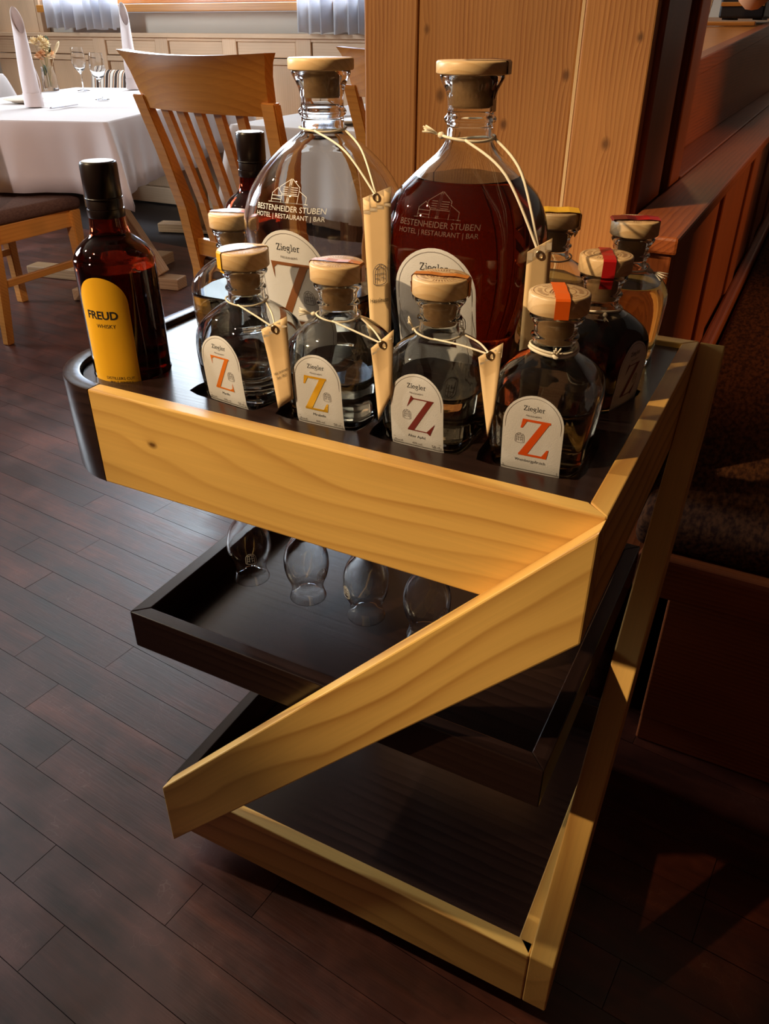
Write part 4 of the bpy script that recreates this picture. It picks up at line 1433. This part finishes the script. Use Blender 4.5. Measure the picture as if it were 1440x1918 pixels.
box('middle_tray_board', -0.0175 - XM - 2 * tM, PDp - YM - 2 * tM + 0.002, 0.01, ((XM - 0.0175) / 2, (PDp + YM) / 2, zM - hM + 0.009), MT['wenge'], tr, 0.0005)
# back uprights joining the trays
for x in (-0.45, -0.07): vbox('back_upright', 0.04, 0.018, zP - zb + 0.02, (x, PDp + 0.0105, (zP + zb) / 2), MT['wenge'], tr)
# glass hanger rails under the deck
for x in (-0.463, -0.379, -0.300, -0.223, -0.150): ybox('glass_hanger_rail', 0.022, 0.36, 0.006, (x, 0.22, 0.6185), MT['wenge'], tr, 0.001)
for x in (-0.463, -0.379, -0.300, -0.223, -0.150): ybox('hanger_web', 0.008, 0.36, 0.0615, (x, 0.22, 0.6523), MT['wenge'], tr, 0.001)
# casters
for x in (-0.47, -0.05):
    for y in (0.05, PDp - 0.05):
        w_ = lathe('caster_wheel', [(0, -0.008), (0.0135, -0.008), (0.015, -0.005), (0.015, 0.005), (0.0135, 0.008), (0, 0.008)], MT['rubber'], tr, (x, y, 0.015), seg=24, rot=(PI / 2, 0, 0))
        box('caster_plate', 0.03, 0.03, 0.026, (x, y, 0.0435), MT['rubber'], tr, 0.002)

# ------------------------------------------------------------------ hanging glasses
def nosing(x, y, ang, label):
    t = thing('nosing_glass', label, 'glass', (x, y, 0.452), ang, 'tulip glasses hanging upside down under the tray')
    # upside down: rim at z=0, foot at top
    outer = [(0.0216, 0.0), (0.0192, 0.008), (0.0184, 0.014), (0.0198, 0.021), (0.0238, 0.032), (0.0260, 0.044), (0.0258, 0.055), (0.0220, 0.069), (0.0140, 0.082), (0.0065, 0.091), (0.0042, 0.100), (0.0036, 0.150), (0.0042, 0.162), (0.012, 0.1665), (0.0268, 0.1700), (0.0270, 0.1712), (0, 0.1718)]
    inner = [(0, 0.0875), (0.008, 0.085), (0.0130, 0.0795), (0.0205, 0.068), (0.0246, 0.055), (0.0249, 0.044), (0.0228, 0.033), (0.0188, 0.0215), (0.0174, 0.014), (0.0182, 0.0085), (0.0206, 0.0)]
    o3 = smooth_prof(outer[:13], 3) + outer[13:]
    lathe('glass_body', [(r, z) for r, z in smooth_prof(inner, 3)] + o3, MT['thin_glass'], t, seg=48)
    def cyl(px, pz):
        # belly radius at height
        zz = 0.044 + pz
        r = 0.02605
        a = px / r - PI / 2
        return (r * math.cos(a), r * math.sin(a), zz)
    art('etched_crest', xf(EMB, 0.012), lambda a, b: cyl(a, b), MT['etched'], t)
    return t


for x, a, lb in ((-0.421, R(40), 'tulip glass hanging under the tray, leftmost with etched crest facing out'), (-0.340, R(75), 'second tulip glass from the left hanging under the tray'),
                 (-0.2615, R(-30), 'third tulip glass from the left hanging under the tray'), (-0.1865, R(70), 'tulip glass hanging next to the pine diagonal, partly hidden')):
    nosing(x, 0.10, a, lb)

# ------------------------------------------------------------------ bottles
SP_OUT = smooth_prof([(0.0, .0365, 5.5), (.0025, .0392, 5.6), (.012, .0405, 5.6), (.03, .0424, 5.4), (.05, .0440, 5.0), (.064, .0444, 4.4), (.074, .0428, 3.7), (.082, .0386, 3.0), (.0885, .0325, 2.6), (.0935, .0258, 2.3), (.0970, .0205, 2.05), (.0995, .0184, 2.0),
                      (.103, .0176, 2.0), (.1085, .0176, 2.0), (.1100, .0194, 2.0), (.1112, .0199, 2.0), (.1126, .0193, 2.0), (.1138, .0176, 2.0), (.1185, .0178, 2.0), (.1225, .0195, 2.0), (.1255, .0218, 2.0), (.1278, .0224, 2.0), (.1292, .0214, 2.0)], 2)
SP_IN = smooth_prof([(.1292, .0165, 2.0), (.124, .0155, 2.0), (.105, .0150, 2.0), (.0985, .0165, 2.0), (.0935, .0236, 2.3), (.0875, .0303, 2.6), (.0805, .0366, 3.0), (.0725, .0402, 3.4), (.062, .0418, 3.8), (.05, .0416, 4.2), (.03, .0396, 4.6), (.014, .0376, 4.6), (.009, .0345, 4.2), (.0075, .022, 3.0), (.0078, .0, 2.0)], 2)
_NECK_OUT = [(.242, .0213, 2.0), (.250, .0212, 2.0), (.2530, .0232, 2.0), (.2553, .0242, 2.0), (.2576, .0232, 2.0), (.2602, .0212, 2.0), (.268, .0212, 2.0), (.277, .0232, 2.0), (.284, .0268, 2.0), (.289, .0292, 2.0), (.2912, .0284, 2.0)]
_NECK_IN = [(.2912, .0195, 2.0), (.280, .0182, 2.0), (.243, .0180, 2.0)]


def big_profile(body):
    """outer and inner wall of a big bottle from its body heights"""
    out = smooth_prof(body + _NECK_OUT, 2)
    inner = [(z - 0.002 if z > 0.15 else z, a - 0.0036, n) for z, a, n in body if 0.015 < z < 0.234]
    inn = smooth_prof(_NECK_IN + inner[::-1] + [(.012, .050, 3.2), (.0105, .03, 2.6), (.011, 0.0, 2.0)], 2)
    return out, inn


BG_OUT, BG_IN = big_profile([(0, .0535, 3.6), (.004, .0585, 3.6), (.02, .0605, 3.6), (.055, .0640, 3.5), (.08, .0692, 3.4), (.10, .0742, 3.2), (.13, .0783, 3.0), (.15, .0782, 2.8), (.167, .0760, 2.6), (.18, .0720, 2.45), (.192, .0660, 2.3), (.205, .0540, 2.15), (.2165, .0415, 2.05), (.227, .0292, 2.0), (.236, .0226, 2.0)])
CG_OUT, CG_IN = big_profile([(0, .0535, 3.6), (.004, .0585, 3.6), (.02, .0605, 3.6), (.055, .0640, 3.5), (.08, .0680, 3.4), (.11, .0730, 3.2), (.14, .0772, 3.0), (.157, .0784, 2.8), (.172, .0764, 2.6), (.186, .0718, 2.45), (.20, .0640, 2.3), (.212, .0545, 2.15), (.224, .0415, 2.05), (.232, .0300, 2.0), (.237, .0230, 2.0)])


def half_at(prof, z):
    for (z0, a0, n0), (z1, a1, n1) in zip(prof, prof[1:]):
        if (z0 - z) * (z1 - z) <= 0 and z0 != z1:
            t = (z - z0) / (z1 - z0)
            return a0 + (a1 - a0) * t, n0 + (n1 - n0) * t
    return prof[0][1], prof[0][2]


def face_fn(prof, off, ang=0.0):
    """maps (x,z) onto the front (-y) face of a rounded-square bottle; ang turns to another face"""
    ca, sa = math.cos(ang), math.sin(ang)
    def f(x, z):
        a, n = half_at(prof, max(z, 0.001))
        u = min(abs(x) / a, 0.97)
        y_ = -a * (1 - u ** n) ** (1.0 / n) - off
        return (x * ca - y_ * sa, x * sa + y_ * ca, z)
    return f


def liquid_mesh(name, prof_in, level, mat, shrink=0.0004):
    pts = [(z, a + shrink, n) for z, a, n in prof_in if z < level]
    aL, nL = half_at(prof_in, level)
    pts = [(level, 0, 2), (level, (aL + shrink) * 0.98, nL), (level, aL + shrink, nL)] + pts
    pts = pts[:-1] + [(pts[-1][0] - 0.0004, 0, 2)]
    return loft_mesh(name, pts[::-1], mat, 48)


SMALL_ME = loft_mesh('glass_body', SP_IN[::-1] + SP_OUT[::-1] + [(0.0, 0.0, 2.0)] if False else ([(0.0, 0.0, 2.0)] + SP_OUT + SP_IN), MT['glass'], 64)
BIG_ME = {k: loft_mesh('glass_body', [(0.0, 0.0, 2.0)] + o_ + i_, MT['glass'], 72) for k, o_, i_ in (('amber', BG_OUT, BG_IN), ('clear', CG_OUT, CG_IN))}
LIQ = {}


def arch_label(prof, w, z0, z1, n_rows=24, ncol=11):
    """(x,z) grid of an arched label; returns polys"""
    hw = w / 2; zc = z1 - hw
    rowz = [z0 + (zc - z0) * i / 8 for i in range(8)] + [zc + hw * math.sin(PI / 2 * i / 10) for i in range(11)]
    def half(z):
        if z <= zc: return hw
        return math.sqrt(max(hw * hw - (z - zc) ** 2, 0))
    return rowz, half


def label_mesh(prof, w, z0, z1, mat, parent, off=0.0005, ang=0.0, name='front_label', lx=0.0):
    rowz, half = arch_label(prof, w, z0, z1)
    f0 = face_fn(prof, off, ang)
    f = lambda x, z: f0(x + lx, z)
    vs, fs = [], []
    nc = 12
    for z in rowz:
        h = max(half(z), 0.0004)
        for i in range(nc + 1): vs.append(f(-h + 2 * h * i / nc, z))
    for j in range(len(rowz) - 1):
        for i in range(nc):
            a = j * (nc + 1) + i; fs.append((a, a + 1, a + nc + 2, a + nc + 1))
    return link(name, mesh_from(name, vs, fs, mat, True), parent)


def label_art(prof, w, z0, z1, lab, ang, zmat, zstyle, fruit, size=1.0, emb_dx=0.1, foot=True, zh=None, zx=0.0, lx=0.0):
    """lettering on an arched label (children of the label)"""
    g1_ = face_fn(prof, 0.00066, ang); g2_ = face_fn(prof, 0.0008, ang)
    f = lambda x, z: g1_(x + lx, z)
    f2 = lambda x, z: g2_(x + lx, z)
    s = w / 0.0535
    hw = w / 2; zc = z1 - hw; m = 0.0022 * s
    # border line
    P = stroke([(-hw + m, z0 + m), (-hw + m, zc)] + arc(0, zc, hw - m, 180, 0, 18) + [(hw - m, zc), (hw - m, z0 + m), (-hw + m, z0 + m)], 0.00035 * s)
    if foot: P += stroke([(-hw + m, z0 + 0.0085 * s), (hw - m, z0 + 0.0085 * s)], 0.0003 * s)
    art('border_line', P, f, MT['grey'], lab)
    top = z1
    art('name_lettering', xf(NAMEP, 0.0029 * s, 0, top - 0.0135 * s), f, MT['ink'], lab)
    sub = fit_w(text_polys('FREUDENBERG', 1), 0.0135 * s)
    sub = [[(x, z - 0.0 + 9.0 * x * x / s) for x, z in p] for p in sub]
    art('place_lettering', xf(sub, 1, 0, top - 0.0190 * s), f, MT['grey'], lab)
    zh = zh or 0.0365 * s
    zz = top - 0.0215 * s - zh / 2
    art('initial', xf(z_polys(zstyle), zh, zx, zz), f2, zmat, lab)
    art('emblem', xf(EMB, 0.0082 * s, emb_dx * w, zz - 0.01 * zh), f, MT['grey'], lab)
    if fruit:
        nm = text_polys(fruit, 0.0040 * s)
        art('fruit_lettering', xf(nm, 1, 0, z0 + 0.0115 * s), f, MT['ink'], lab)
    if foot:
        zf = z0 + 0.0042 * s
        P = xf(text_polys('Brand', 0.0034 * s), 1, -hw + 0.0075 * s, zf) + xf(text_polys('43% vol', 0.0032 * s), 1, 0, zf) + xf(text_polys('50 cl', 0.0042 * s), 1, hw - 0.0075 * s, zf)
        art('foot_lettering', P, f, MT['grey'], lab)


def stopper(root, z0, r, h, plug_r, plug_z, seal=None, seal_ang=0.0, seal_w=0.009, drop=0.0, ring=True, down=0.006, one_side=False, neck=((0.002, 0.0231), (0.004, 0.0229), (0.0085, 0.0202), (0.012, 0.0186), (0.016, 0.0184))):
    b = 0.0016
    c = lathe('stopper', [(0, z0), (r - 0.001, z0), (r, z0 + 0.001), (r, z0 + h - b), (r - 0.0005, z0 + h - b * .4), (r - b, z0 + h), (0, z0 + h)], MT['cap'], root, seg=48)
    lathe('plug', [(0, plug_z), (plug_r - 0.001, plug_z), (plug_r, plug_z + 0.002), (plug_r, z0 + 0.0002), (0, z0 + 0.0002)], MT['cork'], root, seg=32)
    if ring:
        P = stroke(arc(0, 0, r * .86, 0, 360, 40), 0.0004) + stroke(arc(0, 0, r * .5, 0, 360, 30), 0.0004)
        for k in range(44):
            a = k * 360 / 44
            if k % 11 < 9:
                ca, sa = math.cos(R(a)), math.sin(R(a))
                P += stroke([(r * .60 * ca, r * .60 * sa), (r * .74 * ca, r * .74 * sa)], 0.0006)
        P += xf(EMB, r * .55)
        art('top_print', P, lambda a_, b_: (a_, b_, z0 + h + 0.0003), MT['copper'], c)
    if seal:
        ca, sa = math.cos(seal_ang), math.sin(seal_ang)
        w = seal_w / 2
        side = [(r + 0.0006, z0 + h - 0.001)]
        if down >= 0: side.append((r + 0.0006, z0))
        for dz, rr in neck:
            if down >= dz: side.append((rr, z0 - dz))
        prof = [(-u, z) for u, z in side[::-1]] if not one_side else [(-r * .25, z0 + h + 0.0006)]
        if not one_side: prof += [(-r + 0.001, z0 + h + 0.0007), (-r * .4, z0 + h + 0.0016)]
        prof += [(0, z0 + h + 0.0010), (r * .5, z0 + h + 0.0018), (r - 0.001, z0 + h + 0.0007)] + side
        vs, fs = [], []
        for (u, z) in prof:
            for t in (-w, w): vs.append((u * ca - t * sa, u * sa + t * ca, z))
        for k in range(len(prof) - 1): fs.append((2 * k, 2 * k + 1, 2 * k + 3, 2 * k + 2))
        link('seal_strip', mesh_from('seal_strip', vs, fs, seal), c)
    return c


def string_loop(root, z, r, hole=None, tassel=None, rr=0.0009, knot_ang=None):
    pts = [(r * math.cos(a), r * math.sin(a), z + 0.0012 * math.sin(a * 2)) for a in [2 * PI * i / 36 for i in range(36)]]
    s = tube('string', pts, rr, MT['string'], root, closed=True, seg=6)
    if hole is not None:
        hv = Vector(hole)
        az = math.atan2(hv.y, hv.x)
        for d in (0.75, -0.75):
            st = Vector((r * math.cos(az + d), r * math.sin(az + d), z))
            rad = max(math.hypot(hv.x, hv.y), r)
            mid = st.lerp(hv, 0.5); rm = Vector((mid.x, mid.y)); 
            rm = rm.normalized() * (rm.length + 0.004)
            md = Vector((rm.x, rm.y, max(mid.z + (z - hv.z) * 0.22, hv.z)))
            tube('string_end', bez([st, md, hv], 8), rr, MT['string'], s, seg=6)
    if tassel is not None:
        az, out, dz = tassel
        p0 = Vector((r * math.cos(az), r * math.sin(az), z))
        kn = p0 + Vector((out * math.cos(az) * .3, out * math.sin(az) * .3, dz * .25))
        tube('knot', [p0, p0.lerp(kn, .5), kn], [rr * 1.4, rr * 2.6, rr * 1.6], MT['string'], s, seg=8)
        for k in range(7):
            sp = (k - 3) * 0.16
            e = p0 + Vector((out * math.cos(az + sp * .6), out * math.sin(az + sp * .6), dz + 0.002 * (k % 3)))
            e += Vector((-math.sin(az), math.cos(az), 0)) * sp * 0.006
            tube('tassel_strand', [kn, kn.lerp(e, .5) + Vector((0, 0, .0006)), e], rr * .6, MT['string'], s, seg=5)
    return s


def hang_tag(root, quad, hole, text=(), split=0.18, emblem=False, curl=0.0):
    """quad TL,TR,BR,BL points local to the bottle; a folded paper tag"""
    TL, TR, BR, BL = [Vector(p) for p in quad]
    nrm = (TR - TL).cross(BL - TL).normalized()
    if nrm.x < 0: nrm = -nrm
    def P(u, v, off=0.0):
        p = TL.lerp(TR, u).lerp(BL.lerp(BR, u), v)
        return p + nrm * (off + curl * math.sin(v * PI * .9) * (u - .5) * 2 * 0.004)
    vs, fs = [], []
    n = 10
    for j in range(n + 1):
        for i in range(5): vs.append(P(i / 4, j / n))
    for j in range(n):
        for i in range(4): a = j * 5 + i; fs.append((a, a + 1, a + 6, a + 5))
    t = link('hang_tag', mesh_from('hang_tag', vs, fs, MT['tagp'], True), root, label='cream paper hang tag')
    t.modifiers.new('t', 'SOLIDIFY').thickness = 0.0012
    vs, fs = [], []
    for j in range(4):
        for i in range(5): vs.append(P(i / 4, split * j / 3, 0.0012))
    for j in range(3):
        for i in range(4): a = j * 5 + i; fs.append((a, a + 1, a + 6, a + 5))
    link('tag_flap', mesh_from('tag_flap', vs, fs, MT['tagtop'], True), t)
    hv = Vector(hole) + nrm * 0.0016
    u_ = (TR - TL).normalized(); v_ = u_.cross(nrm)
    pts = [hv + u_ * (0.0028 * math.cos(a)) + v_ * (0.0034 * math.sin(a)) for a in [2 * PI * i / 20 for i in range(20)]]
    tube('eyelet', pts, 0.0009, MT['brass'], t, closed=True, seg=6)
    Lu = (TR - TL).length; Lv = (BL - TL).length
    for k, (s_, sz, v0) in enumerate(text):
        pl_ = text_polys(s_, sz)
        art('tag_lettering', pl_, lambda a, b: P(0.5 + a / Lu, v0 - b / Lv, 0.0022), MT['ink'], t)
    if emblem:
        art('tag_emblem', xf(EMB, 0.016), lambda a, b: P(0.55 + a / Lu, 0.52 - b / Lv, 0.0022), MT['grey'], t)
    return t


def small_bottle(name, label, xy, ang, liquid, level, seal, seal_ang, lab=None, group='small stoppered bottles on the trolley', z=RB, seal_w=0.009, lab_ang=0.0, down=0.006):
    t = thing(name, label, 'bottle', (xy[0], xy[1], z + 0.0004), ang, group)
    link('glass_body', SMALL_ME, t)
    if liquid:
        key = (liquid, level)
        if key not in LIQ: LIQ[key] = liquid_mesh('liquid', SP_IN, level, MT[liquid])
        link('liquid', LIQ[key], t)
    stopper(t, 0.1316, 0.0248, 0.0156, 0.0140, 0.1065, seal, seal_ang - ang, seal_w, down=down)
    if lab:
        zmat, style, fruit, emb, foot, zx = lab
        l_ = label_mesh(SP_OUT, 0.0512, 0.001, 0.0735, MT['paper'], t, ang=lab_ang)
        label_art(SP_OUT, 0.0512, 0.001, 0.0735, l_, lab_ang, zmat, style, fruit, emb_dx=emb, foot=foot, zx=zx)
    return t


def loc(root, p):
    """world point to the root's own frame"""
    c, s = math.cos(-root.rotation_euler.z), math.sin(-root.rotation_euler.z)
    x, y_, z = p[0] - root.location.x, p[1] - root.location.y, p[2] - root.location.z
    return (x * c - y_ * s, x * s + y_ * c, z)


b1 = small_bottle('brandy_bottle', 'small square bottle lettered Marille with orange Z, nearest the whisky', small_xy[0], SA[0], 'clearspirit', 0.036, MT['sealy'], R(62), (MT['orange'], 'serif', 'Marille', 0.22, True, 0.0))
string_loop(b1, 0.0990, 0.0205, loc(b1, (-0.3273, 0.0540, 0.7922)))
hang_tag(b1, [loc(b1, p) for p in ((-0.3395, 0.0495, 0.7911), (-0.3163, 0.0581, 0.8046), (-0.3147, 0.0587, 0.7254), (-0.3296, 0.0531, 0.7134))], loc(b1, (-0.3273, 0.0540, 0.7922)), (('Wir brennen', 0.0040, 0.60), ('Seit 1865', 0.0040, 0.66)), curl=1)
b2 = small_bottle('brandy_bottle', 'small square bottle lettered Mirabelle with golden Z', small_xy[1], SA[1], 'clearspirit', 0.050, MT['sealb'], R(8), (MT['gold'], 'slab', 'Mirabelle', 0.20, True, -0.002), down=0.0)
string_loop(b2, 0.0990, 0.0205, loc(b2, (-0.2184, 0.0573, 0.7947)), (R(205), 0.016, 0.001))
hang_tag(b2, [loc(b2, p) for p in ((-0.2284, 0.0536, 0.7908), (-0.2099, 0.0604, 0.8082), (-0.2103, 0.0603, 0.7509), (-0.2220, 0.0560, 0.7232))], loc(b2, (-0.2184, 0.0573, 0.7947)), curl=1)
b3 = small_bottle('brandy_bottle', 'small square bottle lettered Alter Apfel with wine-red Z', small_xy[2], SA[2], 'brandy', 0.054, MT['sealb'], R(8), (MT['wine'], 'wedge', 'Alter Apfel', -0.18, True, 0.004), down=0.0)
string_loop(b3, 0.0985, 0.0215, loc(b3, (-0.1214, 0.0574, 0.8019)), (R(200), 0.006, 0.008))
hang_tag(b3, [loc(b3, p) for p in ((-0.1304, 0.0541, 0.7996), (-0.1126, 0.0607, 0.8126), (-0.1151, 0.0598, 0.7523), (-0.1181, 0.0587, 0.7288))], loc(b3, (-0.1214, 0.0574, 0.8019)), curl=1.5)
b4 = small_bottle('brandy_bottle', 'small square bottle lettered Weinbergpfirsich with orange-red Z, nearest the pine corner', small_xy[3], SA[3], 'brandy', 0.060, MT['sealo'], R(-68), (MT['red'], 'slab', 'Weinbergpfirsich', -0.20, False, 0.002), seal_w=0.0115, down=0.0)
string_loop(b4, 0.1000, 0.0200, None, (R(-70), 0.004, 0.004), rr=0.0013)
string_loop(b4, 0.1025, 0.0196, None, None, rr=0.0011)
b5 = small_bottle('brandy_bottle', 'small clear bottle with red seal standing behind the Marille bottle', back_xy, 0.0, 'clearspirit', 0.060, MT['pinkish'], R(15), None, down=0.004)
b6 = small_bottle('liqueur_bottle', 'small bottle of near-black liqueur with dark red seal and tassel', dark_xy, R(74), 'dark', 0.092, MT['sealr'], R(-70), (MT['plum'], 'wedge', None, 0.2, False, 0.0), lab_ang=0.0, down=0.012, seal_w=0.0115)
string_loop(b6, 0.0985, 0.0215, None, (R(-62) - R(74), 0.008, -0.014))
b7 = small_bottle('brandy_bottle', 'small bottle of pale yellow spirit with reddish foil, in the rear tray corner', (-0.0805, 0.362), R(4), 'yellow', 0.083, MT['sealr'], R(20), None, z=DZ + 0.0006, seal_w=0.022, down=-0.001)
string_loop(b7, 0.0990, 0.0210, None, (R(-20), 0.022, -0.006), rr=0.0011)
b8 = small_bottle('brandy_bottle', 'small bottle with yellow foil cap mostly hidden behind the amber bottle', (-0.1655, 0.364), 0.0, 'yellow', 0.070, MT['sealy'], R(20), None, z=DZ + 0.0006, seal_w=0.03, down=0.010)
string_loop(b8, 0.0990, 0.0210, None, (R(200), 0.016, 0.001))


def big_bottle(label, xy, ang, liquid, level, etch, zmat, emb, shape, lx, ex, ew):
    po, pi2 = (BG_OUT, BG_IN) if shape == 'amber' else (CG_OUT, CG_IN)
    t = thing('magnum_bottle', label, 'bottle', (xy[0], xy[1], RB + 0.0004), ang, 'big stoppered bottles on the trolley')
    link('glass_body', BIG_ME[shape], t)
    link('liquid', liquid_mesh('liquid', pi2, level, MT[liquid]), t)
    l_ = label_mesh(po, 0.081, 0.018, 0.156, MT['paper'], t, lx=lx)
    label_art(po, 0.081, 0.018, 0.156, l_, 0.0, zmat, 'serif', None, size=1.5, emb_dx=emb, foot=True, zh=0.066, lx=lx)
    f = face_fn(po, 0.0006)
    e_ = art('etched_house', xf(HOUSE, 0.0225, ex - .002, 0.1805), f, MT[etch], t)
    P = fit_w(text_polys('BESTENHEIDER STUBEN', 1, bold=0.0), ew)
    art('etched_lettering', xf(P, 1, ex, 0.1730), f, MT[etch], e_)
    P = fit_w(text_polys('HOTEL | RESTAURANT | BAR', 1), ew)
    art('etched_lettering', xf(P, 1, ex, 0.1665), f, MT[etch], e_)
    return t


g1 = big_bottle('largest clear glass bottle with copper Z label and round wooden stopper', big_xy[0], R(-2), 'brandy', 0.088, 'etched', MT['copper'], 0.22, 'clear', 0.004, 0.006, 0.078)
stopper(g1, 0.2916, 0.0322, 0.0105, 0.0178, 0.268, None, ring=False)
string_loop(g1, 0.2400, 0.0235, loc(g1, (-0.2784, 0.1594, 0.8931)), rr=0.0011)
hang_tag(g1, [loc(g1, p) for p in ((-0.2915, 0.1567, 0.8915), (-0.2650, 0.1621, 0.9029), (-0.2640, 0.1623, 0.7583), (-0.2843, 0.1582, 0.7563))], loc(g1, (-0.2784, 0.1594, 0.8931)), (('Haselnuss', 0.0060, 0.72),), split=0.12, emblem=True)
g2 = big_bottle('largest amber-filled bottle with white arched label in front of the post', big_xy[1], R(1), 'amber', 0.2060, 'etchfaint', MT['sealw'], 0.30, 'amber', 0.002, 0.002, 0.077)
stopper(g2, 0.2916, 0.0328, 0.0105, 0.0182, 0.265, MT['sealw'], R(8), 0.016, ring=False, down=0.031, one_side=True, neck=((0.001, 0.0279), (0.004, 0.0270), (0.010, 0.0236), (0.018, 0.0216), (0.030, 0.0217)))
string_loop(g2, 0.2400, 0.0240, loc(g2, (-0.1223, 0.1684, 0.8570)), (R(185), 0.020, 0.004), rr=0.0013)
hang_tag(g2, [loc(g2, p) for p in ((-0.1324, 0.1647, 0.8589), (-0.1135, 0.1717, 0.8713), (-0.1106, 0.1728, 0.7699), (-0.1312, 0.1651, 0.7531))], loc(g2, (-0.1223, 0.1684, 0.8570)), split=0.10)


def whisky_bottle(label, xy, ang, lab):
    t = thing('whisky_bottle', label, 'bottle', (xy[0], xy[1], RB + 0.0004), 0.0, 'brown whisky bottles')
    rb = 0.0402
    out = smooth_prof([(0.0, 0.0), (0.036, 0.0), (rb, 0.003), (rb, 0.06), (rb, 0.122), (0.0392, 0.130), (0.0352, 0.138), (0.0285, 0.1445), (0.0222, 0.149), (0.0192, 0.1535), (0.0180, 0.160), (0.0170, 0.175), (0.0160, 0.186), (0.0155, 0.212)], 3)
    inn = [(0.0125, 0.212), (0.0130, 0.186), (0.0150, 0.160), (0.0165, 0.153), (0.0258, 0.143), (0.0330, 0.135), (0.0368, 0.125), (0.0374, 0.06), (0.0374, 0.012), (0.033, 0.008), (0.0, 0.012)]
    lathe('glass_body', out + inn, MT['brown'], t, seg=64)
    lathe('liquid', [(0, 0.0118), (0.033, 0.0078), (0.0376, 0.012), (0.0376, 0.118), (0.0374, 0.120), (0, 0.120)], MT['whisky'], t, seg=56)
    cp = lathe('screw_cap', [(0.0160, 0.1755), (0.0170, 0.176), (0.0172, 0.183), (0.0166, 0.1845), (0.0169, 0.186), (0.0176, 0.187), (0.0176, 0.2155), (0.0168, 0.2175), (0, 0.2178)], MT['black'], t, seg=48)
    lathe('cap_disc', [(0.0150, 0.2179), (0.0150, 0.2184), (0, 0.2184)], MT['silver'], cp, seg=32)
    lathe('neck_sleeve', [(0.0177, 0.168), (0.0181, 0.1685), (0.0178, 0.1755), (0.0163, 0.1756)], MT['black'], t, seg=48)
    tube('cap_ring', [(0.0174 * math.cos(a), 0.0174 * math.sin(a), 0.1855) for a in [2 * PI * i / 36 for i in range(36)]], 0.0007, MT['black'], cp, closed=True, seg=6)
    if lab:
        def cyl(x, z, r=rb + 0.0005):
            a = x / rb + ang
            return (r * math.cos(a), r * math.sin(a), z)
        hw = 0.0267; z0, z1 = 0.004, 0.118; zc = z1 - hw
        rows = [z0 + (zc - z0) * i / 6 for i in range(6)] + [zc + hw * math.sin(PI / 2 * i / 10) for i in range(11)]
        vs, fs = [], []; nc = 18
        for z in rows:
            h = hw if z <= zc else max(math.sqrt(max(hw * hw - (z - zc) ** 2, 0)), 0.0003)
            for i in range(nc + 1): vs.append(cyl(-h + 2 * h * i / nc, z))
        for j in range(len(rows) - 1):
            for i in range(nc): a = j * (nc + 1) + i; fs.append((a, a + 1, a + nc + 2, a + nc + 1))
        l_ = link('front_label', mesh_from('front_label', vs, fs, MT['yel'], True), t, label='plain yellow arched label with black lettering')
        g = lambda x, z: cyl(x, z, rb + 0.00062)
        art('brand_lettering', xf(fit_w(text_polys('FREUD', 1, bold=0.028), 0.0337), 1, -0.002, 0.0765), g, MT['ink'], l_)
        art('brand_lettering', xf(fit_w(text_polys('WHISKY', 1), 0.0205), 1, 0.001, 0.0675), g, MT['ink'], l_)
        art('foot_lettering', xf(fit_w(text_polys("DISTILLERS CUT", 1), 0.030), 1, 0.006, 0.0125), g, MT['ink'], l_)
        art('foot_lettering', xf(fit_w(text_polys("MALT WHISKY", 1), 0.024), 1, 0.007, 0.0085), g, MT['ink'], l_)
    return t


whisky_bottle('brown whisky bottle with yellow label reading FREUD WHISKY', freud_xy[0], R(-74), True)
whisky_bottle('brown whisky bottle with silver-topped black cap behind the small clear bottle', freud_xy[1], R(80), False)
